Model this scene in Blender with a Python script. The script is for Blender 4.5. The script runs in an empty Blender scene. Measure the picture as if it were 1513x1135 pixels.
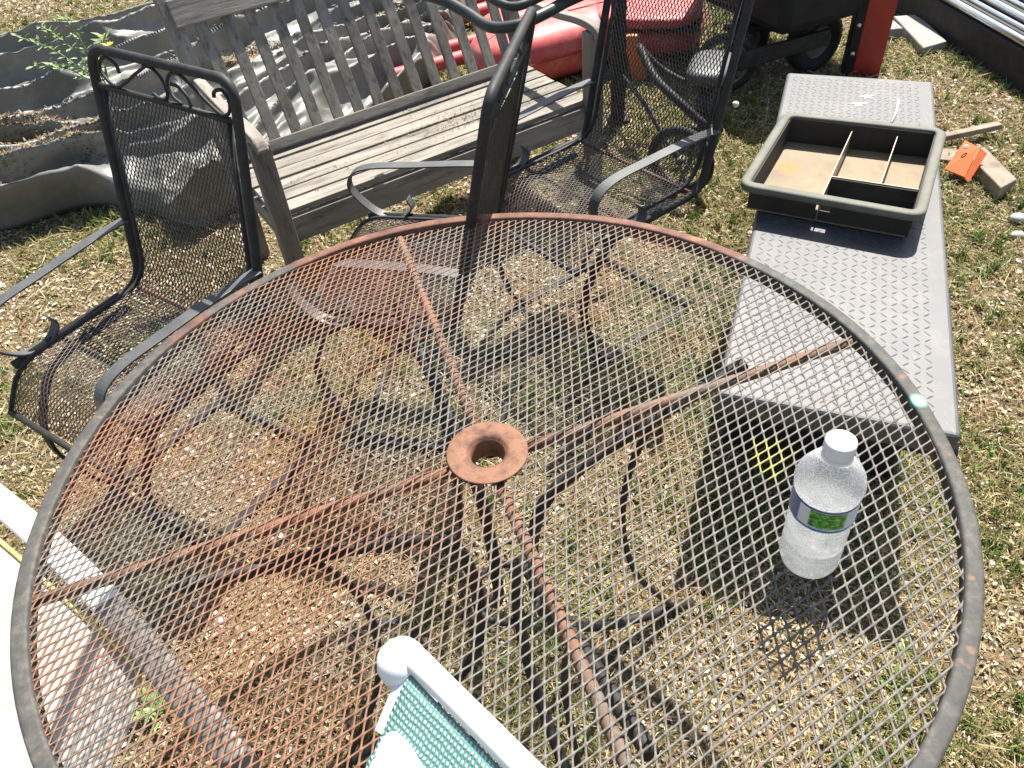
import bpy, bmesh, math, random
import numpy as np
from mathutils import Vector, Matrix, noise
PI = math.pi
sc = bpy.context.scene
COL = sc.collection

# ---------------------------------------------------------------- camera
cam_d = bpy.data.cameras.new("camera")
cam = bpy.data.objects.new("camera", cam_d)
COL.objects.link(cam)
R_ = Vector((0.9951162573913321, -0.06838999682394971, -0.07117894779981078))
U_ = Vector((0.09870984892840247, 0.689454987737011, 0.717571031751624))
F_ = R_.cross(U_) * -1.0
m = Matrix((R_, U_, R_.cross(U_))).transposed().to_4x4()
m.translation = Vector((0.043, -0.7066, 1.5251))
cam.matrix_world = m
cam_d.sensor_width = 36.0
cam_d.lens = 36.0 * 1150.0 / 1513.0
cam_d.clip_start = 0.02
cam_d.clip_end = 500.0
sc.camera = cam

# ---------------------------------------------------------------- light
SUN = Vector((0.30, 0.60, 1.0)).normalized()
world = bpy.data.worlds.new("World")
sc.world = world
world.use_nodes = True
wn = world.node_tree
wn.nodes.clear()
sky = wn.nodes.new("ShaderNodeTexSky")
sky.sky_type = 'NISHITA'
sky.sun_disc = False
sky.sun_elevation = math.asin(SUN.z)
sky.sun_rotation = math.atan2(SUN.x, SUN.y)
sky.air_density = 1.2
sky.dust_density = 2.0
bg = wn.nodes.new("ShaderNodeBackground")
bg.inputs[1].default_value = 0.078
wo = wn.nodes.new("ShaderNodeOutputWorld")
wn.links.new(sky.outputs[0], bg.inputs[0])
wn.links.new(bg.outputs[0], wo.inputs[0])
sun_d = bpy.data.lights.new("sun", 'SUN')
sun_d.energy = 5.0
sun_d.angle = math.radians(0.5)
sun_d.color = (1.0, 0.955, 0.88)
sun = bpy.data.objects.new("sun", sun_d)
COL.objects.link(sun)
sun.rotation_euler = SUN.to_track_quat('Z', 'Y').to_euler()
sun.location = (2, 4, 8)
sc.view_settings.view_transform = 'Standard'
sc.view_settings.look = 'None'
sc.view_settings.gamma = 1.0
sc.view_settings.exposure = 1.18
sc.view_settings.use_curve_mapping = False
sc.cycles.max_bounces = 8
sc.cycles.transmission_bounces = 8
sc.cycles.transparent_max_bounces = 8
sc.cycles.use_denoising = True

# ---------------------------------------------------------------- helpers
def V(*a): return Vector(a)

class MB:
    """collects geometry of one mesh object (world or thing-local coordinates)"""
    def __init__(s): s.v = []; s.f = []; s.sm = []
    def add(s, vs, fs, smooth=False):
        o = len(s.v)
        s.v += [tuple(p) for p in vs]
        s.f += [tuple(i + o for i in f) for f in fs]
        s.sm += [smooth] * len(fs)
        return s
    def box(s, c, hx, hy, hz, ax=(1, 0, 0), ay=(0, 1, 0), az=(0, 0, 1)):
        c = Vector(c); ax = Vector(ax) * hx; ay = Vector(ay) * hy; az = Vector(az) * hz
        vs = [c + ax * i + ay * j + az * k for k in (-1, 1) for j in (-1, 1) for i in (-1, 1)]
        return s.add(vs, [(0, 2, 3, 1), (4, 5, 7, 6), (0, 1, 5, 4), (2, 6, 7, 3), (0, 4, 6, 2), (1, 3, 7, 5)])
    def beam(s, a, b, w, h, up=(0, 0, 1)):
        """box bar from a to b, w across, h along 'up'"""
        a = Vector(a); b = Vector(b); d = b - a; L = d.length; d.normalize()
        side = d.cross(Vector(up)).normalized(); u2 = side.cross(d).normalized()
        return s.box((a + b) / 2, L / 2, w / 2, h / 2, d, side, u2)
    def hexa(s, p):
        return s.add(p, [(0, 3, 2, 1), (4, 5, 6, 7), (0, 1, 5, 4), (1, 2, 6, 5), (2, 3, 7, 6), (3, 0, 4, 7)])
    def sweep(s, pts, prof, up=None, closed=False, smooth=True, scale=None):
        """sweep closed 2-D profile (list of (a,b)) along pts; up: fixed reference vector or None"""
        pts = [Vector(p) for p in pts]; n = len(pts); k = len(prof)
        tans = []
        for i in range(n):
            if closed: t = pts[(i + 1) % n] - pts[(i - 1) % n]
            else: t = pts[min(i + 1, n - 1)] - pts[max(i - 1, 0)]
            if t.length < 1e-9: t = Vector((0, 0, 1))
            tans.append(t.normalized())
        if up is None:
            ref = Vector((0, 0, 1)) if abs(tans[0].z) < 0.9 else Vector((1, 0, 0))
            nrm = (ref - tans[0] * ref.dot(tans[0])).normalized()
        vs = []
        for i in range(n):
            if up is not None:
                r = Vector(up); nr = r - tans[i] * r.dot(tans[i])
                nrm = nr.normalized() if nr.length > 1e-4 else nrm
            else:
                nr = nrm - tans[i] * nrm.dot(tans[i])
                nrm = nr.normalized()
            bi = tans[i].cross(nrm)
            sc_ = scale[i] if scale else 1.0
            for a, b in prof: vs.append(pts[i] + bi * a * sc_ + nrm * b * sc_)
        fs = []
        m_ = n if closed else n - 1
        for i in range(m_):
            j = (i + 1) % n
            for q in range(k):
                r = (q + 1) % k
                fs.append((i * k + q, i * k + r, j * k + r, j * k + q))
        if not closed:
            fs.append(tuple(range(k - 1, -1, -1))); fs.append(tuple((n - 1) * k + q for q in range(k)))
        return s.add(vs, fs, smooth)
    def tube(s, pts, r, k=8, closed=False, scale=None):
        return s.sweep(pts, [(r * math.cos(2 * PI * q / k), r * math.sin(2 * PI * q / k)) for q in range(k)], None, closed, True, scale)
    def strap(s, pts, w, h, up, closed=False):
        return s.sweep(pts, [(-w / 2, -h / 2), (w / 2, -h / 2), (w / 2, h / 2), (-w / 2, h / 2)], up, closed, False)
    def lathe(s, prof, k=32, c=(0, 0, 0), axis=None):
        """prof list of (r,z)"""
        vs = []; c = Vector(c)
        q = Vector(axis).normalized().to_track_quat('Z', 'Y') if axis is not None else None
        for r, z in prof:
            for i in range(k):
                p = Vector((r * math.cos(2 * PI * i / k), r * math.sin(2 * PI * i / k), z))
                if q: p = q @ p
                vs.append(c + p)
        fs = []
        for j in range(len(prof) - 1):
            for i in range(k):
                i2 = (i + 1) % k
                fs.append((j * k + i, j * k + i2, (j + 1) * k + i2, (j + 1) * k + i))
        return s.add(vs, fs, True)
    def build(s, name, mat, parent=None, label=None, kind=None, bevel=0, base=None, seg=2):
        me = bpy.data.meshes.new(name)
        me.from_pydata([tuple(p) for p in s.v], [], s.f)
        me.polygons.foreach_set('use_smooth', s.sm)
        me.update()
        o = bpy.data.objects.new(name, me)
        COL.objects.link(o)
        me.materials.append(mat)
        if bevel:
            b = o.modifiers.new('bevel', 'BEVEL'); b.width = bevel; b.segments = seg; b.limit_method = 'ANGLE'
        if parent is not None:
            o.parent = parent
            if base is None and parent.get('_wb'):
                # vertices are in world coordinates: undo the root's placement
                p = parent
                while p.parent is not None: p = p.parent
                if parent.type == 'EMPTY': o.location = -Vector(p['_base'])
        if label: o['label'] = label
        if kind: o['kind'] = kind
        return o

def smooth_path(pts, n=6, closed=False):
    """Catmull-Rom through pts"""
    P = [Vector(p) for p in pts]; out = []
    N = len(P)
    rng = range(N if closed else N - 1)
    for i in rng:
        p1 = P[i]; p2 = P[(i + 1) % N]
        p0 = P[(i - 1) % N] if (closed or i > 0) else p1 * 2 - p2
        p3 = P[(i + 2) % N] if (closed or i + 2 < N) else p2 * 2 - p1
        for k in range(n):
            t = k / n
            out.append(0.5 * ((2 * p1) + (p2 - p0) * t + (2 * p0 - 5 * p1 + 4 * p2 - p3) * t * t + (3 * p1 - p0 - 3 * p2 + p3) * t ** 3))
    if not closed: out.append(P[-1])
    return out

def fillet(pts, r, n=5):
    """polyline with rounded corners"""
    P = [Vector(p) for p in pts]; out = [P[0]]
    for i in range(1, len(P) - 1):
        a = (P[i - 1] - P[i]); b = (P[i + 1] - P[i])
        d = min(r, a.length * .49, b.length * .49)
        a.normalize(); b.normalize()
        s, e = P[i] + a * d, P[i] + b * d
        for k in range(n + 1):
            t = k / n
            out.append(s * (1 - t) ** 2 + P[i] * 2 * t * (1 - t) + e * t * t)
    out.append(P[-1])
    return out

def thing(name, label, cat, base=(0, 0, 0), rz=0, group=None, world_coords=True):
    o = bpy.data.objects.new(name, None)
    COL.objects.link(o)
    o.location = base; o.rotation_euler = (0, 0, rz)
    o.empty_display_size = 0.1
    o['label'] = label; o['category'] = cat
    if group: o['group'] = group
    if world_coords:
        o['_wb'] = 1; o['_base'] = tuple(base)
    return o

def tag(o, label, cat, group=None, kind=None):
    o['label'] = label; o['category'] = cat
    if group: o['group'] = group
    if kind: o['kind'] = kind
    return o

# ---------------------------------------------------------------- materials
def newmat(name):
    mt = bpy.data.materials.new(name); mt.use_nodes = True
    nt = mt.node_tree
    return mt, nt, nt.nodes['Principled BSDF']

def tex(nt, scale, detail=4, rough=.6, coord='Object', vec_scale=None, dist=0):
    tc = nt.nodes.new('ShaderNodeTexCoord')
    n = nt.nodes.new('ShaderNodeTexNoise')
    n.inputs['Scale'].default_value = scale; n.inputs['Detail'].default_value = detail
    n.inputs['Roughness'].default_value = rough; n.inputs['Distortion'].default_value = dist
    if vec_scale:
        mp = nt.nodes.new('ShaderNodeMapping'); mp.inputs['Scale'].default_value = vec_scale
        nt.links.new(tc.outputs[coord], mp.inputs['Vector']); nt.links.new(mp.outputs[0], n.inputs['Vector'])
    else: nt.links.new(tc.outputs[coord], n.inputs['Vector'])
    return n

def ramp(nt, fac, stops):
    r = nt.nodes.new('ShaderNodeValToRGB')
    el = r.color_ramp.elements
    while len(el) < len(stops): el.new(0.5)
    for e, (p, c) in zip(el, stops):
        e.position = p; e.color = (c[0], c[1], c[2], 1) if not isinstance(c, (int, float)) else (c, c, c, 1)
    nt.links.new(fac, r.inputs[0])
    return r

def mixc(nt, fac, a, b):
    mx = nt.nodes.new('ShaderNodeMix'); mx.data_type = 'RGBA'
    for inp, v in ((mx.inputs[0], fac), (mx.inputs[6], a), (mx.inputs[7], b)):
        if hasattr(v, 'links') or isinstance(v, bpy.types.NodeSocket): nt.links.new(v, inp)
        elif isinstance(v, (int, float)): inp.default_value = v
        else: inp.default_value = (v[0], v[1], v[2], 1)
    return mx.outputs[2]

def bump(nt, b, height, strength=.3, dist=.01):
    bp = nt.nodes.new('ShaderNodeBump')
    bp.inputs['Strength'].default_value = strength; bp.inputs['Distance'].default_value = dist
    nt.links.new(height, bp.inputs['Height']); nt.links.new(bp.outputs[0], b.inputs['Normal'])

def simple(name, stops, scale=12, rough=.6, metal=0, bstr=.2, bdist=.002, vs=None, detail=5, bscale=None, spec=.5):
    mt, nt, b = newmat(name)
    n = tex(nt, scale, detail, .65, vec_scale=vs)
    r = ramp(nt, n.outputs[0], stops)
    nt.links.new(r.outputs[0], b.inputs['Base Color'])
    b.inputs['Roughness'].default_value = rough; b.inputs['Metallic'].default_value = metal
    b.inputs['Specular IOR Level'].default_value = spec
    if bstr:
        n2 = tex(nt, bscale or scale * 6, 3, .6, vec_scale=vs)
        bump(nt, b, n2.outputs[0], bstr, bdist)
    return mt

def attr_mat(name, rough=.7, trans=0.0):
    mt, nt, b = newmat(name)
    a = nt.nodes.new('ShaderNodeAttribute'); a.attribute_name = 'tint'
    nt.links.new(a.outputs['Color'], b.inputs['Base Color'])
    b.inputs['Roughness'].default_value = rough
    b.inputs['Specular IOR Level'].default_value = .25
    if trans:
        out = nt.nodes['Material Output']
        tr = nt.nodes.new('ShaderNodeBsdfTranslucent'); nt.links.new(a.outputs['Color'], tr.inputs[0])
        mx = nt.nodes.new('ShaderNodeMixShader'); mx.inputs[0].default_value = trans
        nt.links.new(b.outputs[0], mx.inputs[1]); nt.links.new(tr.outputs[0], mx.inputs[2])
        nt.links.new(mx.outputs[0], out.inputs[0])
    return mt

RUST = (.150, .060, .030); RUST2 = (.215, .102, .055)
PAINT = (.080, .074, .062); PAINTL = (.170, .155, .130)

def table_mat(name, rust_lo, rust_hi, yellow=False, patchy=3.2, gloss=.7):
    """worn paint over rust: large patches decide where the rust shows"""
    mt, nt, b = newmat(name)
    big = tex(nt, patchy, 3, .55)
    fine = tex(nt, 60, 4, .7)
    add = nt.nodes.new('ShaderNodeMath'); add.operation = 'MULTIPLY_ADD'
    nt.links.new(fine.outputs[0], add.inputs[0]); add.inputs[1].default_value = .28; nt.links.new(big.outputs[0], add.inputs[2])
    tcb = nt.nodes.new('ShaderNodeTexCoord'); dp = nt.nodes.new('ShaderNodeVectorMath'); dp.operation = 'DOT_PRODUCT'
    nt.links.new(tcb.outputs['Object'], dp.inputs[0]); dp.inputs[1].default_value = (-.13, .03, 0)     # the left side has rusted more
    ab = nt.nodes.new('ShaderNodeMath'); ab.operation = 'ADD'
    nt.links.new(add.outputs[0], ab.inputs[0]); nt.links.new(dp.outputs['Value'], ab.inputs[1])
    msk = ramp(nt, ab.outputs[0], [(rust_lo, 0.0), (rust_hi, 1.0)])
    f2 = tex(nt, 130, 3, .6)
    paint = ramp(nt, f2.outputs[0], [(.35, PAINT), (.62, PAINTL)])
    f3 = tex(nt, 35, 4, .6)
    rust = ramp(nt, f3.outputs[0], [(.3, RUST), (.55, RUST2), (.72, (.135, .065, .042))])
    c = mixc(nt, msk.outputs[0], paint.outputs[0], rust.outputs[0])
    if yellow:
        tc = nt.nodes.new('ShaderNodeTexCoord')
        vm = nt.nodes.new('ShaderNodeVectorMath'); vm.operation = 'DISTANCE'
        mp = nt.nodes.new('ShaderNodeMapping'); mp.inputs['Scale'].default_value = (1, 1, 0)
        nt.links.new(tc.outputs['Object'], mp.inputs[0]); nt.links.new(mp.outputs[0], vm.inputs[0])
        vm.inputs[1].default_value = (0.376, -0.052, 0)
        nz = tex(nt, 30, 2, .6)
        ma = nt.nodes.new('ShaderNodeMath'); ma.operation = 'MULTIPLY_ADD'
        nt.links.new(nz.outputs[0], ma.inputs[0]); ma.inputs[1].default_value = .09; nt.links.new(vm.outputs['Value'], ma.inputs[2])
        ym = ramp(nt, ma.outputs[0], [(.066, .55), (.080, 0.0)])
        c = mixc(nt, ym.outputs[0], c, (.36, .34, .05))
    nt.links.new(c, b.inputs['Base Color'])
    b.inputs['Roughness'].default_value = gloss
    bump(nt, b, f3.outputs[0], .4, .001)
    return mt

M = {}
M['mesh_top'] = table_mat('worn_mesh_paint', .615, .76, yellow=True, patchy=2.7)
M['support'] = table_mat('rusty_support', .42, .66, patchy=5, gloss=.8)
M['support_plain'] = simple('rusty_support', [(.3, (.10, .044, .028)), (.5, (.19, .080, .048)), (.7, (.13, .075, .055))], 22, .75, 0, .5, .001)
M['hub'] = simple('rusty_ring', [(.34, (.085, .040, .026)), (.44, (.165, .072, .038)), (.56, (.225, .105, .055)), (.68, (.15, .078, .052))], 42, .75, 0, .6, .0008, bscale=260)
M['black_metal'] = simple('black_painted_iron', [(.35, (.018, .018, .018)), (.6, (.035, .034, .032)), (.75, (.07, .055, .045))], 25, .6, .0, .3, .0006, spec=.3)
M['strap'] = simple('dark_grey_iron_strap', [(.3, (.05, .052, .05)), (.6, (.085, .088, .085)), (.78, (.11, .09, .075))], 18, .5, .0, .25, .0005)
M['rust_rod'] = simple('rusted_rod', [(.35, (.05, .03, .022)), (.6, (.16, .06, .035))], 30, .7, 0, .4, .0008)

def chair_mesh_mat():
    mt, nt, b = newmat('black_expanded_mesh')
    n = tex(nt, 5, 3, .6)
    f = tex(nt, 80, 3, .6)
    ad = nt.nodes.new('ShaderNodeMath'); ad.operation = 'MULTIPLY_ADD'
    nt.links.new(f.outputs[0], ad.inputs[0]); ad.inputs[1].default_value = .4; nt.links.new(n.outputs[0], ad.inputs[2])
    tc = nt.nodes.new('ShaderNodeTexCoord'); sp = nt.nodes.new('ShaderNodeSeparateXYZ')
    nt.links.new(tc.outputs['Object'], sp.inputs[0])
    # the seat (front half) has lost its paint, the back has kept it
    ad2 = nt.nodes.new('ShaderNodeMath'); ad2.operation = 'MULTIPLY_ADD'
    nt.links.new(sp.outputs[1], ad2.inputs[0]); ad2.inputs[1].default_value = .55; nt.links.new(ad.outputs[0], ad2.inputs[2])
    ms = ramp(nt, ad2.outputs[0], [(.74, 0.0), (.9, 1.0)])
    pt = ramp(nt, f.outputs[0], [(.4, (.022, .022, .021)), (.7, (.05, .045, .04))])
    c = mixc(nt, ms.outputs[0], pt.outputs[0], (.105, .072, .058))
    nt.links.new(c, b.inputs['Base Color']); b.inputs['Roughness'].default_value = .45
    return mt
M['chair_mesh'] = chair_mesh_mat()

def rim_mat():
    mt, nt, b = newmat('table_rim_worn')
    tc = nt.nodes.new('ShaderNodeTexCoord'); sp = nt.nodes.new('ShaderNodeSeparateXYZ')
    nt.links.new(tc.outputs['Object'], sp.inputs[0])
    big = tex(nt, 5, 3, .6)
    # far arc of the rim has rusted through
    m1 = nt.nodes.new('ShaderNodeMath'); m1.operation = 'MULTIPLY_ADD'
    nt.links.new(sp.outputs[1], m1.inputs[0]); m1.inputs[1].default_value = .9; nt.links.new(big.outputs[0], m1.inputs[2])
    msk = ramp(nt, m1.outputs[0], [(.82, 0.0), (.93, 1.0)])
    f = tex(nt, 70, 4, .7)
    paint = ramp(nt, f.outputs[0], [(.3, (.050, .050, .045)), (.5, (.072, .069, .062)), (.7, (.12, .108, .088))])
    f3 = tex(nt, 30, 4, .6)
    rust = ramp(nt, f3.outputs[0], [(.3, (.085, .036, .024)), (.55, (.16, .072, .046)), (.72, (.25, .14, .09))])
    fl = tex(nt, 22, 3, .6)
    m2 = ramp(nt, fl.outputs[0], [(.64, 0.0), (.68, .6)])
    pr = mixc(nt, m2.outputs[0], paint.outputs[0], (.28, .13, .07))
    c = mixc(nt, msk.outputs[0], pr, rust.outputs[0])
    # splash of mint paint
    vm = nt.nodes.new('ShaderNodeVectorMath'); vm.operation = 'DISTANCE'
    nt.links.new(tc.outputs['Object'], vm.inputs[0]); vm.inputs[1].default_value = (0.600, 0.015, .724)
    mint = ramp(nt, vm.outputs['Value'], [(.009, .9), (.013, 0.0)])
    c = mixc(nt, mint.outputs[0], c, (.25, .55, .44))
    nt.links.new(c, b.inputs['Base Color']); b.inputs['Roughness'].default_value = .68; b.inputs['Specular IOR Level'].default_value = .3
    bump(nt, b, f3.outputs[0], .4, .001)
    return mt
M['rim'] = rim_mat()

def wood_mat(name, axis_scale, dark=1.0):
    mt, nt, b = newmat(name)
    n = tex(nt, 9, 6, .7, vec_scale=axis_scale, dist=.6)
    n2 = tex(nt, 40, 5, .75, vec_scale=axis_scale)
    g = ramp(nt, n.outputs[0], [(.25, (.12 * dark, .108 * dark, .090 * dark)), (.5, (.255 * dark, .228 * dark, .192 * dark)), (.75, (.39 * dark, .355 * dark, .305 * dark))])
    st = tex(nt, 3.5, 4, .6)
    sm = ramp(nt, st.outputs[0], [(.5, 0.0), (.72, .55)])
    c = mixc(nt, sm.outputs[0], g.outputs[0], (.15, .135, .11))
    cr = ramp(nt, n2.outputs[0], [(.32, .25), (.50, 1.0)])
    mu = nt.nodes.new('ShaderNodeMix'); mu.data_type = 'RGBA'; mu.blend_type = 'MULTIPLY'; mu.inputs[0].default_value = .8
    nt.links.new(c, mu.inputs[6]); nt.links.new(cr.outputs[0], mu.inputs[7])
    nt.links.new(mu.outputs[2], b.inputs['Base Color'])
    b.inputs['Roughness'].default_value = .85
    b.inputs['Specular IOR Level'].default_value = .3
    bump(nt, b, n2.outputs[0], .7, .003)
    return mt
M['wood_u'] = wood_mat('weathered_teak_lengthwise', (.12, 1, 1))
M['wood_z'] = wood_mat('weathered_teak_upright', (1, 1, .12), .9)
M['wood_v'] = wood_mat('weathered_teak_across', (1, .12, 1))

def plastic_plate():
    mt, nt, b = newmat('black_plastic_grained')
    n = tex(nt, 3, 4, .6); f = tex(nt, 500, 2, .5)
    r = ramp(nt, n.outputs[0], [(.35, (.062, .062, .065)), (.65, (.090, .088, .090))])
    d1 = tex(nt, 14, 6, .75, dist=.8)
    dm = ramp(nt, d1.outputs[0], [(.50, 0.0), (.72, .55)])
    cc = mixc(nt, dm.outputs[0], r.outputs[0], (.16, .145, .12))
    sc_ = tex(nt, 30, 4, .7, vec_scale=(3.5, .35, 1))
    sm = ramp(nt, sc_.outputs[0], [(.66, 0.0), (.70, .5)])
    cc = mixc(nt, sm.outputs[0], cc, (.20, .195, .19))
    nt.links.new(cc, b.inputs['Base Color'])
    rr = ramp(nt, n.outputs[0], [(.3, .5), (.7, .62)])
    nt.links.new(rr.outputs[0], b.inputs['Roughness'])
    b.inputs['Specular IOR Level'].default_value = .6
    bump(nt, b, f.outputs[0], .35, .0006)
    return mt
M['plate'] = plastic_plate()
M['blackplastic'] = simple('black_plastic', [(.3, (.010, .010, .011)), (.7, (.022, .021, .021))], 9, .65, 0, .2, .001, spec=.3)
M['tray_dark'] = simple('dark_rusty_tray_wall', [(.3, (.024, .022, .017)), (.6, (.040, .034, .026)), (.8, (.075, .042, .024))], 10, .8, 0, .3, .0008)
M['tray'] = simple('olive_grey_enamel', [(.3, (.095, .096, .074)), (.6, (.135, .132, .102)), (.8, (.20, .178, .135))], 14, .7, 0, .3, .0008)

def tray_floor():
    mt, nt, b = newmat('rusty_tray_floor')
    n = tex(nt, 7, 5, .65); n2 = tex(nt, 14, 5, .7, dist=.5)
    a = ramp(nt, n.outputs[0], [(.3, (.16, .125, .075)), (.55, (.235, .18, .105)), (.75, (.20, .125, .065))])
    ms = ramp(nt, n2.outputs[0], [(.54, 0.0), (.66, .9)])
    c = mixc(nt, ms.outputs[0], a.outputs[0], (.28, .115, .035))
    tc = nt.nodes.new('ShaderNodeTexCoord'); vm = nt.nodes.new('ShaderNodeVectorMath'); vm.operation = 'DISTANCE'
    mp = nt.nodes.new('ShaderNodeMapping'); mp.inputs['Scale'].default_value = (1, 1, 0)
    nt.links.new(tc.outputs['Object'], mp.inputs[0]); nt.links.new(mp.outputs[0], vm.inputs[0])
    vm.inputs[1].default_value = (.880, 1.240, 0)
    rs = ramp(nt, vm.outputs['Value'], [(.014, .85), (.045, 0.0)])
    c = mixc(nt, rs.outputs[0], c, (.42, .155, .03))
    nt.links.new(c, b.inputs['Base Color']); b.inputs['Roughness'].default_value = .7
    bump(nt, b, n2.outputs[0], .3, .001)
    return mt
M['tray_floor'] = tray_floor()

def tarp_mat():
    mt, nt, b = newmat('dusty_grey_tarpaulin')
    n = tex(nt, 2.2, 5, .65, dist=.4); n2 = tex(nt, 7, 5, .7)
    a = ramp(nt, n.outputs[0], [(.3, (.085, .095, .080)), (.5, (.140, .140, .122)), (.68, (.215, .197, .178))])
    ms = ramp(nt, n2.outputs[0], [(.56, 0.0), (.74, .6)])
    c = mixc(nt, ms.outputs[0], a.outputs[0], (.27, .23, .18))
    n4 = tex(nt, 1.6, 4, .6)
    m4 = ramp(nt, n4.outputs[0], [(.58, 0.0), (.70, .5)])
    c = mixc(nt, m4.outputs[0], c, (.27, .19, .125))
    nt.links.new(c, b.inputs['Base Color']); b.inputs['Roughness'].default_value = .45
    n3 = tex(nt, 11, 4, .55)
    bump(nt, b, n3.outputs[0], .25, .012)
    return mt
M['tarp'] = tarp_mat()
def red_plastic():
    mt, nt, b = newmat('faded_dusty_red_plastic')
    n = tex(nt, 4, 4, .6); d = tex(nt, 11, 6, .75, dist=.6); w = tex(nt, 30, 4, .7, vec_scale=(.3, 3, 1))
    a = ramp(nt, n.outputs[0], [(.3, (.46, .045, .045)), (.6, (.58, .085, .08)), (.8, (.62, .16, .14))])
    m = ramp(nt, d.outputs[0], [(.50, 0.0), (.70, .55)])
    c = mixc(nt, m.outputs[0], a.outputs[0], (.50, .28, .22))
    m2 = ramp(nt, w.outputs[0], [(.63, 0.0), (.68, .5)])
    c = mixc(nt, m2.outputs[0], c, (.22, .05, .04))
    nt.links.new(c, b.inputs['Base Color']); b.inputs['Roughness'].default_value = .55
    bump(nt, b, d.outputs[0], .15, .004)
    return mt
M['red'] = red_plastic()
M['red_dark'] = simple('red_painted_steel', [(.3, (.30, .018, .015)), (.6, (.38, .028, .02)), (.8, (.28, .035, .028))], 8, .4, 0, .15, .001)
M['orange'] = simple('orange_painted_steel', [(.3, (.55, .10, .02)), (.6, (.68, .15, .03)), (.8, (.40, .09, .03))], 9, .55, 0, .2, .001)
M['rubber'] = simple('black_tyre_rubber', [(.3, (.014, .014, .014)), (.7, (.035, .033, .03))], 20, .75, 0, .3, .002)
M['rimgrey'] = simple('dusty_wheel_rim', [(.3, (.10, .095, .08)), (.7, (.22, .20, .165))], 20, .6, 0, .3, .001)
M['alu'] = simple('bare_aluminium', [(.3, (.55, .56, .56)), (.7, (.75, .76, .76))], 8, .25, .9, .1, .001)
M['white'] = simple('white_powder_coat', [(.3, (.78, .78, .76)), (.7, (.84, .84, .82))], 5, .35, 0, .05, .0005)
M['hose'] = simple('dark_green_rubber', [(.3, (.018, .024, .02)), (.7, (.045, .058, .048))], 9, .42, 0, .3, .002)
M['slab'] = simple('grey_concrete', [(.3, (.19, .20, .18)), (.7, (.33, .33, .30))], 10, .85, 0, .4, .003)
M['board'] = simple('old_board', [(.3, (.16, .125, .09)), (.7, (.33, .27, .20))], 14, .85, 0, .5, .003)
M['taupe'] = simple('white_coat_painted_shade', [(.3, (.115, .105, .09)), (.7, (.155, .14, .12))], 8, .5, 0, .1, .0005)  # white rail coat with the table's shade put into its colour
M['yellow_trim'] = simple('yellow_piping', [(.3, (.62, .45, .12)), (.7, (.72, .55, .18))], 20, .6, 0, .1, .0005)
M['galv'] = simple('galvanised_divider', [(.3, (.26, .23, .17)), (.7, (.42, .37, .28))], 20, .45, .3, .1, .0005)

def weave(name, c1, c2, scale, up=False):
    mt, nt, b = newmat(name)
    tc = nt.nodes.new('ShaderNodeTexCoord')
    w1 = nt.nodes.new('ShaderNodeTexWave'); w1.inputs['Scale'].default_value = scale; w1.wave_type = 'BANDS'
    w1.bands_direction = 'X'; w1.inputs['Distortion'].default_value = 2.6; w1.inputs['Detail'].default_value = 2
    w2 = nt.nodes.new('ShaderNodeTexWave'); w2.inputs['Scale'].default_value = scale * .8; w2.bands_direction = 'Y'
    w2.inputs['Distortion'].default_value = 3.0; w2.inputs['Detail'].default_value = 2
    for w in (w1, w2): nt.links.new(tc.outputs['UV'], w.inputs['Vector'])
    mu = nt.nodes.new('ShaderNodeMath'); mu.operation = 'MULTIPLY'
    nt.links.new(w1.outputs[1], mu.inputs[0]); nt.links.new(w2.outputs[1], mu.inputs[1])
    nn = tex(nt, 60, 3, .7, coord='UV')
    m3 = nt.nodes.new('ShaderNodeMath'); m3.operation = 'MULTIPLY_ADD'
    nt.links.new(nn.outputs[0], m3.inputs[0]); m3.inputs[1].default_value = .5; nt.links.new(mu.outputs[0], m3.inputs[2])
    r = ramp(nt, m3.outputs[0], [(.40, c1), (.72, c2)])
    nt.links.new(r.outputs[0], b.inputs['Base Color']); b.inputs['Roughness'].default_value = .75
    bump(nt, b, mu.outputs[0], .8, .001)
    return mt
M['green_sling'] = weave('green_white_woven_sling', (.10, .29, .25), (.60, .66, .55), 19)
M['beige_sling'] = simple('beige_sling_fabric', [(.3, (.33, .32, .275)), (.7, (.41, .395, .345))], 40, .8, 0, .5, .001, bscale=400)
M['white_sling'] = simple('white_speckled_fabric', [(.34, (.30, .30, .28)), (.42, (.66, .66, .63)), (.7, (.72, .72, .69))], 150, .6, 0, .4, .001)

# ---------------------------------------------------------------- ground
RNG = np.random.default_rng(7)
def ground_h(x, y):
    return 0.012 * noise.noise(Vector((x * 1.3, y * 1.3, 0))) + 0.005 * noise.noise(Vector((x * 6, y * 6, 3.1)))

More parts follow.
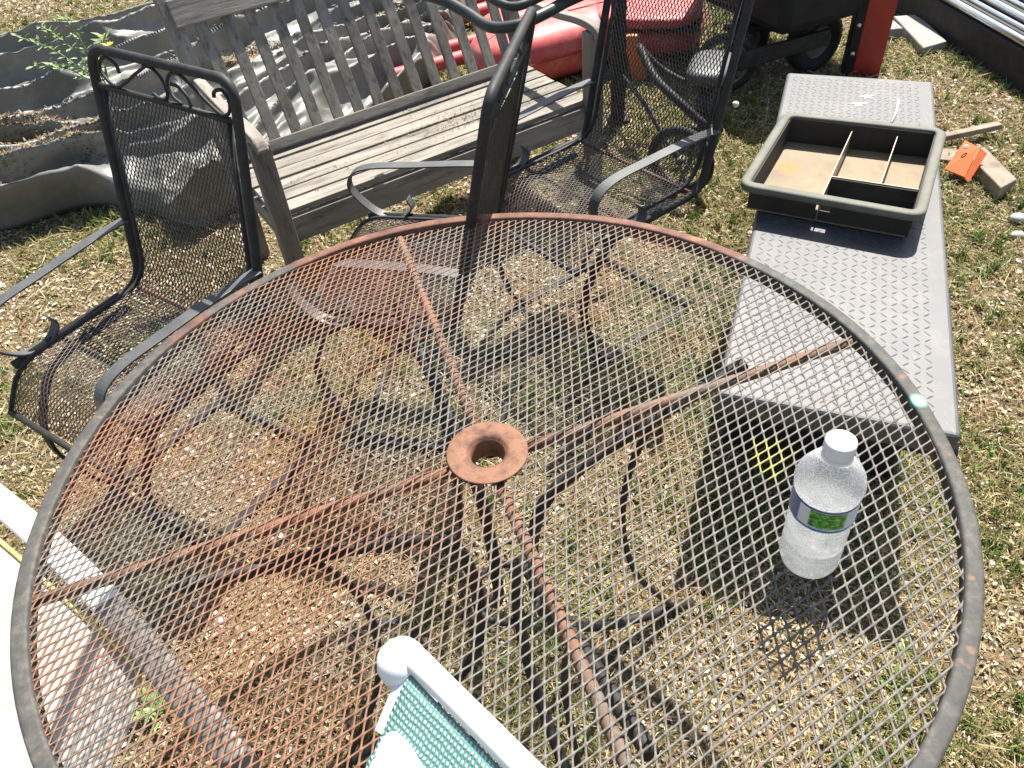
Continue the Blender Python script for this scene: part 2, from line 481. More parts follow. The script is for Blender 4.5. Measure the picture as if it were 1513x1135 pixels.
def ground_mat():
    mt, nt, b = newmat('dry_gritty_soil')
    a = tex(nt, 1.6, 5, .6); f = tex(nt, 55, 5, .75); g = tex(nt, 9, 5, .7)
    soil = ramp(nt, f.outputs[0], [(.28, (.050, .034, .020)), (.48, (.12, .082, .047)), (.66, (.22, .155, .092))])
    gm = ramp(nt, g.outputs[0], [(.45, 0.0), (.62, .75)])
    c = mixc(nt, gm.outputs[0], soil.outputs[0], (.10, .11, .04))
    dm = ramp(nt, a.outputs[0], [(.40, .0), (.66, .5)])
    c = mixc(nt, dm.outputs[0], c, (.27, .22, .13))
    nt.links.new(c, b.inputs['Base Color']); b.inputs['Roughness'].default_value = .95
    b.inputs['Specular IOR Level'].default_value = .15
    bump(nt, b, f.outputs[0], .8, .02)
    return mt
M['ground'] = ground_mat()
def make_ground():
    xs = sorted(set([-150, -60, -25, -12, -8] + [round(-5 + i * .06, 3) for i in range(168)] + [8, 12, 25, 60, 150]))
    ys = sorted(set([-150, -60, -20, -8, -3] + [round(-1.5 + i * .06, 3) for i in range(134)] + [9, 14, 25, 60, 150]))
    vs = [(x, y, ground_h(x, y) if abs(x) < 6 and -2 < y < 7 else 0) for y in ys for x in xs]
    nx = len(xs)
    fs = [(j * nx + i, j * nx + i + 1, (j + 1) * nx + i + 1, (j + 1) * nx + i) for j in range(len(ys) - 1) for i in range(nx - 1)]
    mb = MB(); mb.add(vs, fs, True)
    o = mb.build('ground', M['ground']); o['kind'] = 'structure'
    o['label'] = 'gritty dry soil under the table and chairs'
make_ground()

# ------------- tarp: a sheet between a near and a far border, folded lengthwise
T_NEAR = [(-3.4, 1.70), (-2.6, 1.84), (-1.88, 2.02), (-1.45, 2.12), (-1.13, 1.90), (-.90, 2.02), (-.62, 2.42), (-.36, 2.74), (-.15, 3.05)]
T_FAR = [(-4.4, 3.1), (-3.5, 3.66), (-2.72, 4.05), (-2.2, 4.35), (-1.6, 4.62), (-1.0, 4.78), (-.3, 4.72), (.10, 4.35)]
def curve_at(P, s):
    k = s * (len(P) - 1); i = min(int(k), len(P) - 2); t = k - i
    p0 = P[max(i - 1, 0)]; p1 = P[i]; p2 = P[i + 1]; p3 = P[min(i + 2, len(P) - 1)]
    f = lambda a, b, c, d: .5 * (2 * b + (c - a) * t + (2 * a - 5 * b + 4 * c - d) * t * t + (3 * b - a - 3 * c + d) * t ** 3)
    return f(p0[0], p1[0], p2[0], p3[0]), f(p0[1], p1[1], p2[1], p3[1])
TARP_POLY = [curve_at(T_NEAR, i / 24) for i in range(25)] + [curve_at(T_FAR, 1 - i / 24) for i in range(25)]
FOLDS = [-.52, -.36, -.25, -.08, .03, .15, .245, .41, .53, .71, .85, 1.0]
FAMP = [.14, .10, .16, .08, .15, .08, .19, .10, .20, .12, .18]
def tarp_point(s, t):
    nb = .035 * noise.noise(Vector((s * 14, 0, 4))); fb = .05 * noise.noise(Vector((s * 11, 0, 8)))
    x0, y0 = curve_at(T_NEAR, s); x1, y1 = curve_at(T_FAR, s)
    x = x0 + (x1 - x0) * t; y = y0 + nb * (1 - t) + (y1 + fb - y0) * t
    tt = t - .42 * (s - .12)
    w1 = .35 * noise.noise(Vector((s * 3.0, tt * 2.5, 1.7))); w2 = .5 * noise.noise(Vector((s * 7, tt * 6, 5.2)))
    def ridge(v): return max(0.0, 1 - 2.3 * abs(v))
    r1 = ridge(noise.noise(Vector((s * 2.6 + w1, tt * 6.5 + w1 * 2, 3.1))))
    r2 = ridge(noise.noise(Vector((s * 5.5 + w2, tt * 12 + w2, 17.4))))
    r3 = ridge(noise.noise(Vector((s * 16 + tt * 8, tt * 17 - s * 9, 8.8))))
    r4 = ridge(noise.noise(Vector((s * 11 - tt * 13, tt * 12 + s * 10, 28.8))))
    amp = .15 * r1 ** 1.5 + .060 * r2 ** 1.5
    h = .010 + amp + .011 * r3 ** 2 + .010 * r4 ** 2 + .006 * noise.noise(Vector((x * 9, y * 9, 4)))
    e = min(1, t / .035, (1 - t) / .03, s / .02, (1 - s) / .03); e = math.sin(max(e, 0) * PI / 2)
    lean = .75 * amp * e      # the crest tips over towards the near side
    dx, dy = x0 - x1, y0 - y1; dl = math.hypot(dx, dy)
    x += dx / dl * lean; y += dy / dl * lean
    return x, y, ground_h(x, y) + .006 + max(h, .004) * e
def make_tarp():
    ns, nt_ = 250, 250
    vs = [tarp_point(i / ns, j / nt_) for j in range(nt_ + 1) for i in range(ns + 1)]
    fs = [(j * (ns + 1) + i, j * (ns + 1) + i + 1, (j + 1) * (ns + 1) + i + 1, (j + 1) * (ns + 1) + i) for j in range(nt_) for i in range(ns)]
    mb = MB(); mb.add(vs, fs, True)
    o = mb.build('tarpaulin', M['tarp'])
    sol = o.modifiers.new('thick', 'SOLIDIFY'); sol.thickness = .003; sol.offset = 1
    tag(o, 'crumpled dusty grey tarpaulin lying in folds behind the wooden bench', 'tarpaulin')
make_tarp()

# ------------- scattered stuff, built as big joined meshes with a tint per piece
def big_mesh(name, verts, tris, tint, mat, label, cat, kind='stuff'):
    me = bpy.data.meshes.new(name)
    nv, nt_ = len(verts), len(tris)
    me.vertices.add(nv); me.vertices.foreach_set('co', verts.astype(np.float32).ravel())
    me.loops.add(nt_ * 3); me.loops.foreach_set('vertex_index', tris.astype(np.int32).ravel())
    me.polygons.add(nt_)
    me.polygons.foreach_set('loop_start', np.arange(0, nt_ * 3, 3, dtype=np.int32))
    me.polygons.foreach_set('loop_total', np.full(nt_, 3, dtype=np.int32))
    me.update(calc_edges=True)
    a = me.color_attributes.new('tint', 'FLOAT_COLOR', 'POINT')
    c = np.ones((nv, 4), dtype=np.float32); c[:, :3] = tint
    a.data.foreach_set('color', c.ravel())
    me.materials.append(mat)
    o = bpy.data.objects.new(name, me); COL.objects.link(o)
    o['label'] = label; o['category'] = cat; o['kind'] = kind
    return o

def sample_ground(n, near=1.0):
    """points with density falling with distance from the viewer"""
    u = RNG.random(n * 3)
    y = -.85 + 6.4 * u ** 1.35
    half = .95 + .60 * (y + .7)
    x = (RNG.random(n * 3) * 2 - 1) * half
    # area correction: keep with probability prop. to width
    k = RNG.random(n * 3) < half / half.max() * (1.0 / (1 + .22 * np.maximum(y, 0))) * 2.2
    x, y = x[k], y[k]
    return x[:n], y[:n]

def vnoise(x, y, s, seed):
    """cheap smooth value noise in numpy"""
    g = np.random.default_rng(seed).random((64, 64))
    X = (x * s + 100) % 64; Y = (y * s + 100) % 64
    xi = X.astype(int); yi = Y.astype(int); fx = X - xi; fy = Y - yi
    fx = fx * fx * (3 - 2 * fx); fy = fy * fy * (3 - 2 * fy)
    x2 = (xi + 1) % 64; y2 = (yi + 1) % 64
    return (g[xi, yi] * (1 - fx) + g[x2, yi] * fx) * (1 - fy) + (g[xi, y2] * (1 - fx) + g[x2, y2] * fx) * fy

TP = np.array(TARP_POLY)
def in_tarp(x, y):
    ins = np.zeros(len(x), bool); n = len(TP)
    for i in range(n):
        x1, y1 = TP[i]; x2, y2 = TP[(i + 1) % n]
        c = ((y1 > y) != (y2 > y)) & (x < (x2 - x1) * (y - y1) / (y2 - y1 + 1e-12) + x1)
        ins ^= c
    return ins

def gh_np(x, y):
    return np.array([ground_h(a, b) for a, b in zip(x, y)])

def greenness(x, y):
    g = .55 * vnoise(x, y, 2.1, 11) + .30 * vnoise(x, y, 6.5, 12) + .15 * vnoise(x, y, 17, 13)
    # greener on the right and behind, gritty and bare at the left and under the chairs
    g = g + .075 * np.clip(x, -1.5, 1.0) + .05 * np.clip(y - 1.2, -.6, 1.5) + .13 * np.exp(-((x - .66) ** 2 + (y + .10) ** 2) / .09) + .07 * np.exp(-((x - 1.15) ** 2 + (y - .3) ** 2) / .20) + .10 * np.clip(y - 3.4, 0, 1) * (x < 1) - .05 * np.exp(-((x + .35) ** 2 + (y - .25) ** 2) / .25)
    return g

def blades(n, name, lo, hi, wd, up, cols, mat, label, cat, green=False):
    x, y = sample_ground(n)
    ok = ~in_tarp(x, y)
    gr = greenness(x, y)
    if green: ok &= gr + RNG.normal(0, .07, len(x)) > .50
    else: ok &= RNG.random(len(x)) < np.clip(.35 + 1.0 * (gr - .3), .3, 1)
    x, y = x[ok], y[ok]; n = len(x)
    far = np.clip(1 + .25 * np.maximum(y - .5, 0), 1, 2.2)
    L = (lo + (hi - lo) * RNG.random(n) ** 1.6) * (1 + .1 * far)
    W = wd * (.6 + .8 * RNG.random(n)) * far
    a = RNG.random(n) * 2 * np.pi
    el = up[0] + (up[1] - up[0]) * RNG.random(n)
    d = np.stack([np.cos(a) * np.cos(el), np.sin(a) * np.cos(el), np.sin(el)], 1)
    s = np.stack([-np.sin(a), np.cos(a), RNG.normal(0, .5, n)], 1)
    z = gh_np(x, y)
    o = np.stack([x, y, z + (.001 if green else .002 + .006 * RNG.random(n))], 1)
    mid = o + d * (L * .55)[:, None]
    bend = d.copy(); bend[:, 2] -= (.55 if green else .35) * RNG.random(n); bend[:, :2] += RNG.normal(0, .25, (n, 2))
    tip = mid + bend * (L * .45)[:, None]
    tip[:, 2] = np.maximum(tip[:, 2], z + .001); mid[:, 2] = np.maximum(mid[:, 2], z + .002)
    w = s * (W / 2)[:, None]
    v = np.stack([o - w * .7, o + w * .7, mid + w, mid - w, tip], 1).reshape(-1, 3)
    b = np.arange(n)[:, None] * 5
    t = np.concatenate([b + np.array([[0, 1, 2]]), b + np.array([[0, 2, 3]]), b + np.array([[3, 2, 4]])], 1).reshape(-1, 3)
    ci = RNG.integers(0, len(cols), n)
    c = np.array(cols)[ci] * (.75 + .5 * RNG.random(n))[:, None]
    big_mesh(name, v, t, np.repeat(c, 5, 0), mat, label, cat)

def tufts(n, per, name, cols, mat, label, cat):
    """upright tufts of longer blades"""
    x, y = sample_ground(n * 3)
    gr = greenness(x, y)
    ok = (~in_tarp(x, y)) & (gr > .46) & (np.hypot(x + .1, y + .1) > .15)
    x, y = x[ok][:n], y[ok][:n]; n = len(x)
    z = gh_np(x, y); hgt = .018 + .036 * RNG.random(n) ** 1.5
    X = np.repeat(x, per) + RNG.normal(0, .007, n * per); Y = np.repeat(y, per) + RNG.normal(0, .007, n * per); Z = np.repeat(z, per); H = np.repeat(hgt, per) * (.5 + .7 * RNG.random(n * per))
    k = n * per; a = RNG.random(k) * 6.28; out = .25 + .75 * RNG.random(k)
    o = np.stack([X, Y, Z], 1)
    d1 = np.stack([np.cos(a) * out * .35, np.sin(a) * out * .35, np.ones(k)], 1); d2 = np.stack([np.cos(a) * out, np.sin(a) * out, np.full(k, .45)], 1)
    w = np.stack([-np.sin(a), np.cos(a), 0 * a], 1) * (.0011 + .0008 * RNG.random(k))[:, None] * np.clip(1 + .25 * (Y[:, None] - .5), 1, 2.2)
    mid = o + d1 * (H * .55)[:, None]; tip = mid + d2 * (H * .5)[:, None]
    v = np.stack([o - w * .8, o + w * .8, mid + w, mid - w, tip], 1).reshape(-1, 3)
    b = np.arange(k)[:, None] * 5
    t = np.concatenate([b + np.array([[0, 1, 2]]), b + np.array([[0, 2, 3]]), b + np.array([[3, 2, 4]])], 1).reshape(-1, 3)
    tc = np.array(cols)[RNG.integers(0, len(cols), n)]
    c = np.repeat(tc, per, 0) * (.7 + .6 * RNG.random(k))[:, None]
    big_mesh(name, v, t, np.repeat(c, 5, 0), mat, label, cat)

M['blade_dry'] = attr_mat('dry_grass_blade', .8, .25)
M['blade_green'] = attr_mat('green_grass_blade', .55, .35)
M['chip'] = attr_mat('chips_and_dead_leaves', .8, .1)
M['pebble'] = attr_mat('small_stones', .85)
blades(330000, 'dry_grass', .012, .060, .0021, (-.05, .65),
       [(.36, .27, .14), (.47, .38, .21), (.28, .19, .095), (.15, .10, .05), (.58, .50, .33), (.36, .30, .13), (.24, .22, .085), (.40, .25, .13)],
       M['blade_dry'], 'straw-coloured dead grass matted over the soil', 'dry grass')
blades(1500, 'straw_stalks', .09, .22, .0022, (-.02, .30), [(.50, .43, .26), (.42, .35, .2)], M['blade_dry'], 'long pale dry stalks lying over the grass', 'straw')
blades(225000, 'green_grass', .012, .050, .0024, (.15, 1.2),
       [(.13, .19, .04), (.18, .24, .06), (.25, .29, .09), (.10, .15, .04), (.30, .31, .12)],
       M['blade_green'], 'short green grass in scattered patches round the furniture', 'grass', True)

tufts(3200, 22, 'grass_tufts', [(.14, .21, .05), (.20, .26, .075), (.27, .28, .10), (.34, .30, .14), (.11, .17, .045)], M['blade_green'], 'small upright tufts of grass standing above the matted straw', 'grass')

def chips():
    n = 230000
    x, y = sample_ground(n)
    gr = greenness(x, y)
    ok = (~in_tarp(x, y)) & (RNG.random(len(x)) < np.clip(1.1 - 1.5 * (gr - .15), .12, 1))
    x, y = x[ok], y[ok]; n = len(x)
    a = RNG.random(n) * 2 * np.pi; far = np.clip(1 + .22 * np.maximum(y - .5, 0), 1, 2)
    L = (.0022 + .0078 * RNG.random(n) ** 2.4) * far; W = L * (.35 + .5 * RNG.random(n))
    e1 = np.stack([np.cos(a), np.sin(a), RNG.normal(0, .3, n)], 1) * L[:, None]
    e2 = np.stack([-np.sin(a), np.cos(a), RNG.normal(0, .35, n)], 1) * W[:, None]
    z = gh_np(x, y) + .003 + .006 * RNG.random(n)
    o = np.stack([x, y, z], 1)
    up = np.zeros((n, 3)); up[:, 2] = L * .25 * RNG.random(n)
    v = np.stack([o - e1, o - e2 * .8 + up, o + e1 * .9, o + e2 + up * .3], 1).reshape(-1, 3)
    b = np.arange(n)[:, None] * 4
    t = np.concatenate([b + np.array([[0, 1, 2]]), b + np.array([[0, 2, 3]])], 1).reshape(-1, 3)
    cols = np.array([(.50, .42, .30), (.60, .52, .40), (.42, .32, .21), (.30, .21, .13), (.66, .60, .50), (.20, .14, .085), (.52, .41, .31), (.40, .34, .22), (.16, .11, .07), (.48, .33, .22)])
    c = cols[RNG.integers(0, len(cols), n)] * (.7 + .5 * RNG.random(n))[:, None]
    big_mesh('leaf_litter', v, t, np.repeat(c, 4, 0), M['chip'], 'tan wood chips and crumbled dead leaves littering the soil', 'leaf litter')
chips()

def pebbles():
    n = 7000
    x, y = sample_ground(n)
    gr = greenness(x, y)
    ok = (~in_tarp(x, y)) & (RNG.random(len(x)) < np.clip(1.1 - 1.5 * (gr - .2), .05, 1))
    x, y = x[ok], y[ok]; n = len(x)
    r = .0025 + .0075 * RNG.random(n) ** 3.5
    base = np.array([(1, 0, 0), (0, 1, 0), (-1, 0, 0), (0, -1, 0), (.1, .1, .7), (0, 0, -.5)])
    dirs = base[None] * (.7 + .6 * RNG.random((n, 6, 1))) + RNG.normal(0, .12, (n, 6, 3))
    a = RNG.random(n) * 6.28; ca, sa = np.cos(a)[:, None], np.sin(a)[:, None]
    d2 = dirs.copy(); d2[..., 0] = dirs[..., 0] * ca - dirs[..., 1] * sa * .7; d2[..., 1] = dirs[..., 0] * sa + dirs[..., 1] * ca * .7
    o = np.stack([x, y, gh_np(x, y) + r * .35 + .003], 1)
    v = (o[:, None] + d2 * r[:, None, None]).reshape(-1, 3)
    tr = np.array([(0, 1, 4), (1, 2, 4), (2, 3, 4), (3, 0, 4), (1, 0, 5), (2, 1, 5), (3, 2, 5), (0, 3, 5)])
    t = (np.arange(n)[:, None, None] * 6 + tr[None]).reshape(-1, 3)
    cols = np.array([(.62, .57, .50), (.52, .45, .38), (.70, .66, .60), (.40, .33, .27), (.58, .47, .40)])
    c = cols[RNG.integers(0, len(cols), n)] * (.8 + .3 * RNG.random(n))[:, None]
    big_mesh('pebbles', v, t, np.repeat(c, 6, 0), M['pebble'], 'pale small stones sprinkled over the bare soil', 'gravel')
pebbles()

def broad_leaves():
    """little weeds: rosettes of broad green leaves"""
    n = 3200
    x, y = sample_ground(n)
    gr = greenness(x, y)
    ok = (~in_tarp(x, y)) & (gr > .50)
    x, y = x[ok], y[ok]
    xs = np.repeat(x, 4) + RNG.normal(0, .006, len(x) * 4); ys = np.repeat(y, 4) + RNG.normal(0, .006, len(x) * 4)
    n = len(xs)
    a = RNG.random(n) * 6.28; L = .008 + .014 * RNG.random(n); W = L * .3
    z = gh_np(xs, ys) + .006
    o = np.stack([xs, ys, z], 1)
    el = .2 + .7 * RNG.random(n)
    d = np.stack([np.cos(a) * np.cos(el), np.sin(a) * np.cos(el), np.sin(el)], 1); s = np.stack([-np.sin(a), np.cos(a), 0 * a], 1)
    mid = o + d * (L * .5)[:, None]; tip = o + d * L[:, None]; tip[:, 2] -= L * .2
    v = np.stack([o, mid + s * W[:, None], tip, mid - s * W[:, None]], 1).reshape(-1, 3)
    b = np.arange(n)[:, None] * 4
    t = np.concatenate([b + np.array([[0, 1, 2]]), b + np.array([[0, 2, 3]])], 1).reshape(-1, 3)
    cols = np.array([(.10, .20, .04), (.16, .27, .06), (.22, .32, .10)])
    c = cols[RNG.integers(0, 3, n)] * (.8 + .5 * RNG.random(n))[:, None]
    big_mesh('weeds', v, t, np.repeat(c, 4, 0), M['blade_green'], 'tiny broad-leaved green weeds between the grass blades', 'weeds')
broad_leaves()

def tarp_litter():
    """brown debris and dead grass lying in the hollows of the tarp"""
    spots = [(.27, .30, .07, .08, 5500), (.25, .13, .06, .05, 3000), (.40, .26, .04, .03, 700), (.62, .50, .09, .08, 3000), (.85, .5, .08, .2, 1500), (.36, .15, .03, .03, 500)]
    V_, T_, C_ = [], [], []
    k = 0
    cols = [(.24, .13, .08), (.17, .09, .055), (.30, .19, .11), (.36, .27, .15), (.13, .14, .045), (.24, .22, .08)]
    rs = random.Random(3)
    for cs, ct, rx, ry, n in spots:
        for _ in range(n):
            u, v = cs + rs.gauss(0, .5) * rx, ct + rs.gauss(0, .5) * ry
            if not (.02 < u < .98 and .03 < v < .97): continue
            x, y, z = tarp_point(u, v)
            z += .004 + .006 * rs.random()
            a = rs.random() * 6.28; L = .006 + .02 * rs.random() ** 2; w = .0015 + .003 * rs.random()
            d = Vector((math.cos(a), math.sin(a), rs.uniform(-.1, .7))) * L; s = Vector((-math.sin(a), math.cos(a), rs.uniform(-.4, .4))) * w
            o = Vector((x, y, z))
            V_ += [o - s, o + s, o + d + s * .4, o + d - s * .4]; T_ += [(k, k + 1, k + 2), (k, k + 2, k + 3)]; k += 4
            c = rs.choice(cols); f = rs.uniform(.7, 1.2); C_ += [tuple(q * f for q in c)] * 4
    big_mesh('debris', np.array([tuple(p) for p in V_]), np.array(T_), np.array(C_), M['chip'], 'brown dead leaves and straw caught in the folds of the grey tarpaulin', 'debris')
tarp_litter()

# ---------------------------------------------------------------- expanded-metal mesh
def strands(segs2, width, height, mapf, taper=True):
    """segs2: (n,2,2) 2-D segments; layer alternates a hair in height. mapf(u,v,h)->xyz arrays"""
    s = np.asarray(segs2, float)
    p, q = s[:, 0], s[:, 1]
    d = q - p; L = np.linalg.norm(d, axis=1, keepdims=True); d = d / L
    nrm = np.stack([-d[:, 1], d[:, 0]], 1)
    ts = [0, .22, .78, 1] if taper else [0, 1]
    ws = [2.0, .92, .92, 2.0] if taper else [1, 1]
    rings = []
    for t, w in zip(ts, ws):
        c = p + (q - p) * t
        for sgn, hh in ((-1, 0), (1, 0), (1, 1), (-1, 1)):
            w_ = width / 2 * w * (1 if hh == 0 else .8)
            pt = c + nrm * sgn * w_
            rings.append(mapf(pt[:, 0], pt[:, 1], np.full(len(pt), hh * height)))
    v = np.stack(rings, 1)                  # n, k, 3
    k = len(ts)
    f = []
    for r in range(k - 1):
        for a in range(4):
            b = (a + 1) % 4
            i0, i1, j0, j1 = r * 4 + a, r * 4 + b, (r + 1) * 4 + a, (r + 1) * 4 + b
            f += [(i0, i1, j1), (i0, j1, j0)]
    n = len(s)
    tris = (np.arange(n)[:, None, None] * (4 * k) + np.array(f)[None]).reshape(-1, 3)
    return v.reshape(-1, 3), tris

def np_mesh(name, v, t, mat):
    me = bpy.data.meshes.new(name)
    me.vertices.add(len(v)); me.vertices.foreach_set('co', v.astype(np.float32).ravel())
    me.loops.add(len(t) * 3); me.loops.foreach_set('vertex_index', t.astype(np.int32).ravel())
    me.polygons.add(len(t))
    me.polygons.foreach_set('loop_start', np.arange(0, len(t) * 3, 3, dtype=np.int32))
    me.polygons.foreach_set('loop_total', np.full(len(t), 3, dtype=np.int32))
    me.update(calc_edges=True)
    me.materials.append(mat)
    return me

# ---------------------------------------------------------------- patio table
TH = .72
def make_table():
    t = thing('patio_table', 'round rusty mesh-topped patio table with an umbrella hole in its middle', 'table', (0, 0, 0))
    a = np.array((-.0014, -.0150)); b = np.array((.0141, .0077))
    Rm = .5935
    N = 75
    I, J = np.meshgrid(np.arange(-N, N), np.arange(-N, N), indexing='ij')
    # cells are stretched wider towards the right of the sheet
    bu = b / np.linalg.norm(b); g_ = .0075
    O = I[..., None] * a + (.0152 / g_ * (np.exp(g_ * J) - 1))[..., None] * bu
    jit = RNG.normal(0, .00022, O.shape)
    # the sheet is not perfectly regular: slow drift of the cells
    drift = np.stack([.0018 * np.sin(O[..., 1] * 9 + 1) + .0012 * np.sin(O[..., 0] * 14), .0018 * np.sin(O[..., 0] * 8) + .001 * np.sin(O[..., 1] * 17)], -1)
    Pn = O + jit + drift
    segs = []; lay = []
    for (di, dj, l) in ((1, 0, 0), (0, 1, 1)):
        P0 = Pn[:-1, :-1]; P1 = Pn[di:(None if di else -1), dj:(None if dj else -1)][:P0.shape[0], :P0.shape[1]]
        P0 = P0.reshape(-1, 2); P1 = P1.reshape(-1, 2)
        r0 = np.hypot(*P0.T); r1 = np.hypot(*P1.T)
        ok = ((r0 < Rm) | (r1 < Rm)) & (np.minimum(r0, r1) > .030)
        P0, P1, r0, r1 = P0[ok], P1[ok], r0[ok], r1[ok]
        # clip to the rim
        k0 = np.where(r0 > Rm, Rm / r0, 1)[:, None]; k1 = np.where(r1 > Rm, Rm / r1, 1)[:, None]
        segs.append(np.stack([P0 * k0, P1 * k1], 1)); lay.append(np.full(len(P0), l))
    vs = []; tsr = []; o = 0
    for s, l in zip(segs, lay):
        ln = np.linalg.norm(s[:, 1] - s[:, 0], axis=1); s = s[ln > .002]
        zo = .0004 * l[0]
        def mp(u, v, h):
            sag = .0025 * np.sin(u * 7 + 2) * np.cos(v * 6) + .0012 * np.sin(u * 19) * np.sin(v * 23)
            return np.stack([u, v, TH - .0035 + zo + h + sag], 1)
        v, tr = strands(s, .0027 if l[0] == 0 else .0026, .0011, mp)
        vs.append(v); tsr.append(tr + o); o += len(v)
    me = np_mesh('mesh_top', np.concatenate(vs), np.concatenate(tsr), M['mesh_top'])
    ob = bpy.data.objects.new('mesh_top', me); COL.objects.link(ob); ob.parent = t
    ob['kind'] = 'stuff'
    # rim: band with a rolled top
    prof = [(-.0095, -.022), (.0095, -.022), (.0100, -.020), (.0100, .0005), (.0088, .0026), (.0060, .0034), (-.0060, .0034), (-.0088, .0026), (-.0100, .0005), (-.0100, -.020)]
    pts = [(.6005 * math.cos(2 * PI * i / 160), .6005 * math.sin(2 * PI * i / 160), TH + .0012 * math.sin(i * .3)) for i in range(160)]
    MB().sweep(pts, prof, (0, 0, 1), True).build('rim', M['rim'], t)
    # hub ring: dished disc with a collar going down
    MB().lathe([(.0562, -.0002), (.0562, .0008), (.0556, .0014), (.0548, .0016), (.0500, .0018), (.0400, .0019), (.0325, .0017), (.0300, .0011), (.0275, -.0008), (.0256, -.0040), (.0246, -.0085), (.0242, -.014), (.0240, -.034), (.0230, -.034), (.0232, -.014), (.0246, -.0030), (.0300, -.0004), (.0400, 0), (.0556, -.0002), (.0562, -.0002)], 72, (0, 0, TH + .002)).build('hub_ring', M['hub'], t)
    for deg in (16, 104, 195.5, 286):
        c, s = math.cos(math.radians(deg)), math.sin(math.radians(deg))
        pts = [(c * r, s * r, TH - .013 - .0015 * math.sin(r * 20)) for r in (.024, .15, .3, .45, .594)]
        MB().tube(pts, .0085, 10).build('support_bar', M['support'], t)
    thick = [(.43, .694), (.36, .672), (.25, .645), (.14, .605), (.08, .56), (.056, .48), (.050, .36), (.062, .25), (.11, .16), (.20, .085), (.30, .045), (.395, .016)]
    thin = [(.31, .664), (.27, .64), (.235, .56), (.222, .45), (.232, .34), (.262, .22), (.31, .12), (.355, .034)]
    for deg in (21, 110, 200, 290):
        c, s = math.cos(math.radians(deg)), math.sin(math.radians(deg))
        lg = MB().tube(smooth_path([(c * r, s * r, z) for r, z in thick], 5), .0105, 10)
        lo = lg.build('leg', M['black_metal'], t)
        MB().tube(smooth_path([(c * r, s * r, z) for r, z in thin], 5), .006, 8).build('brace', M['black_metal'], t)
        MB().lathe([(.0, -.0), (.017, .0), (.018, .006), (.012, .014), (0, .016)], 16, (c * .398, s * .398, .004)).build('foot', M['blackplastic'], t)
    pts = [(.056 * math.cos(2 * PI * i / 32), .056 * math.sin(2 * PI * i / 32), .36) for i in range(32)]
    MB().tube(pts, .006, 8, True).build('centre_ring', M['black_metal'], t)
make_table()

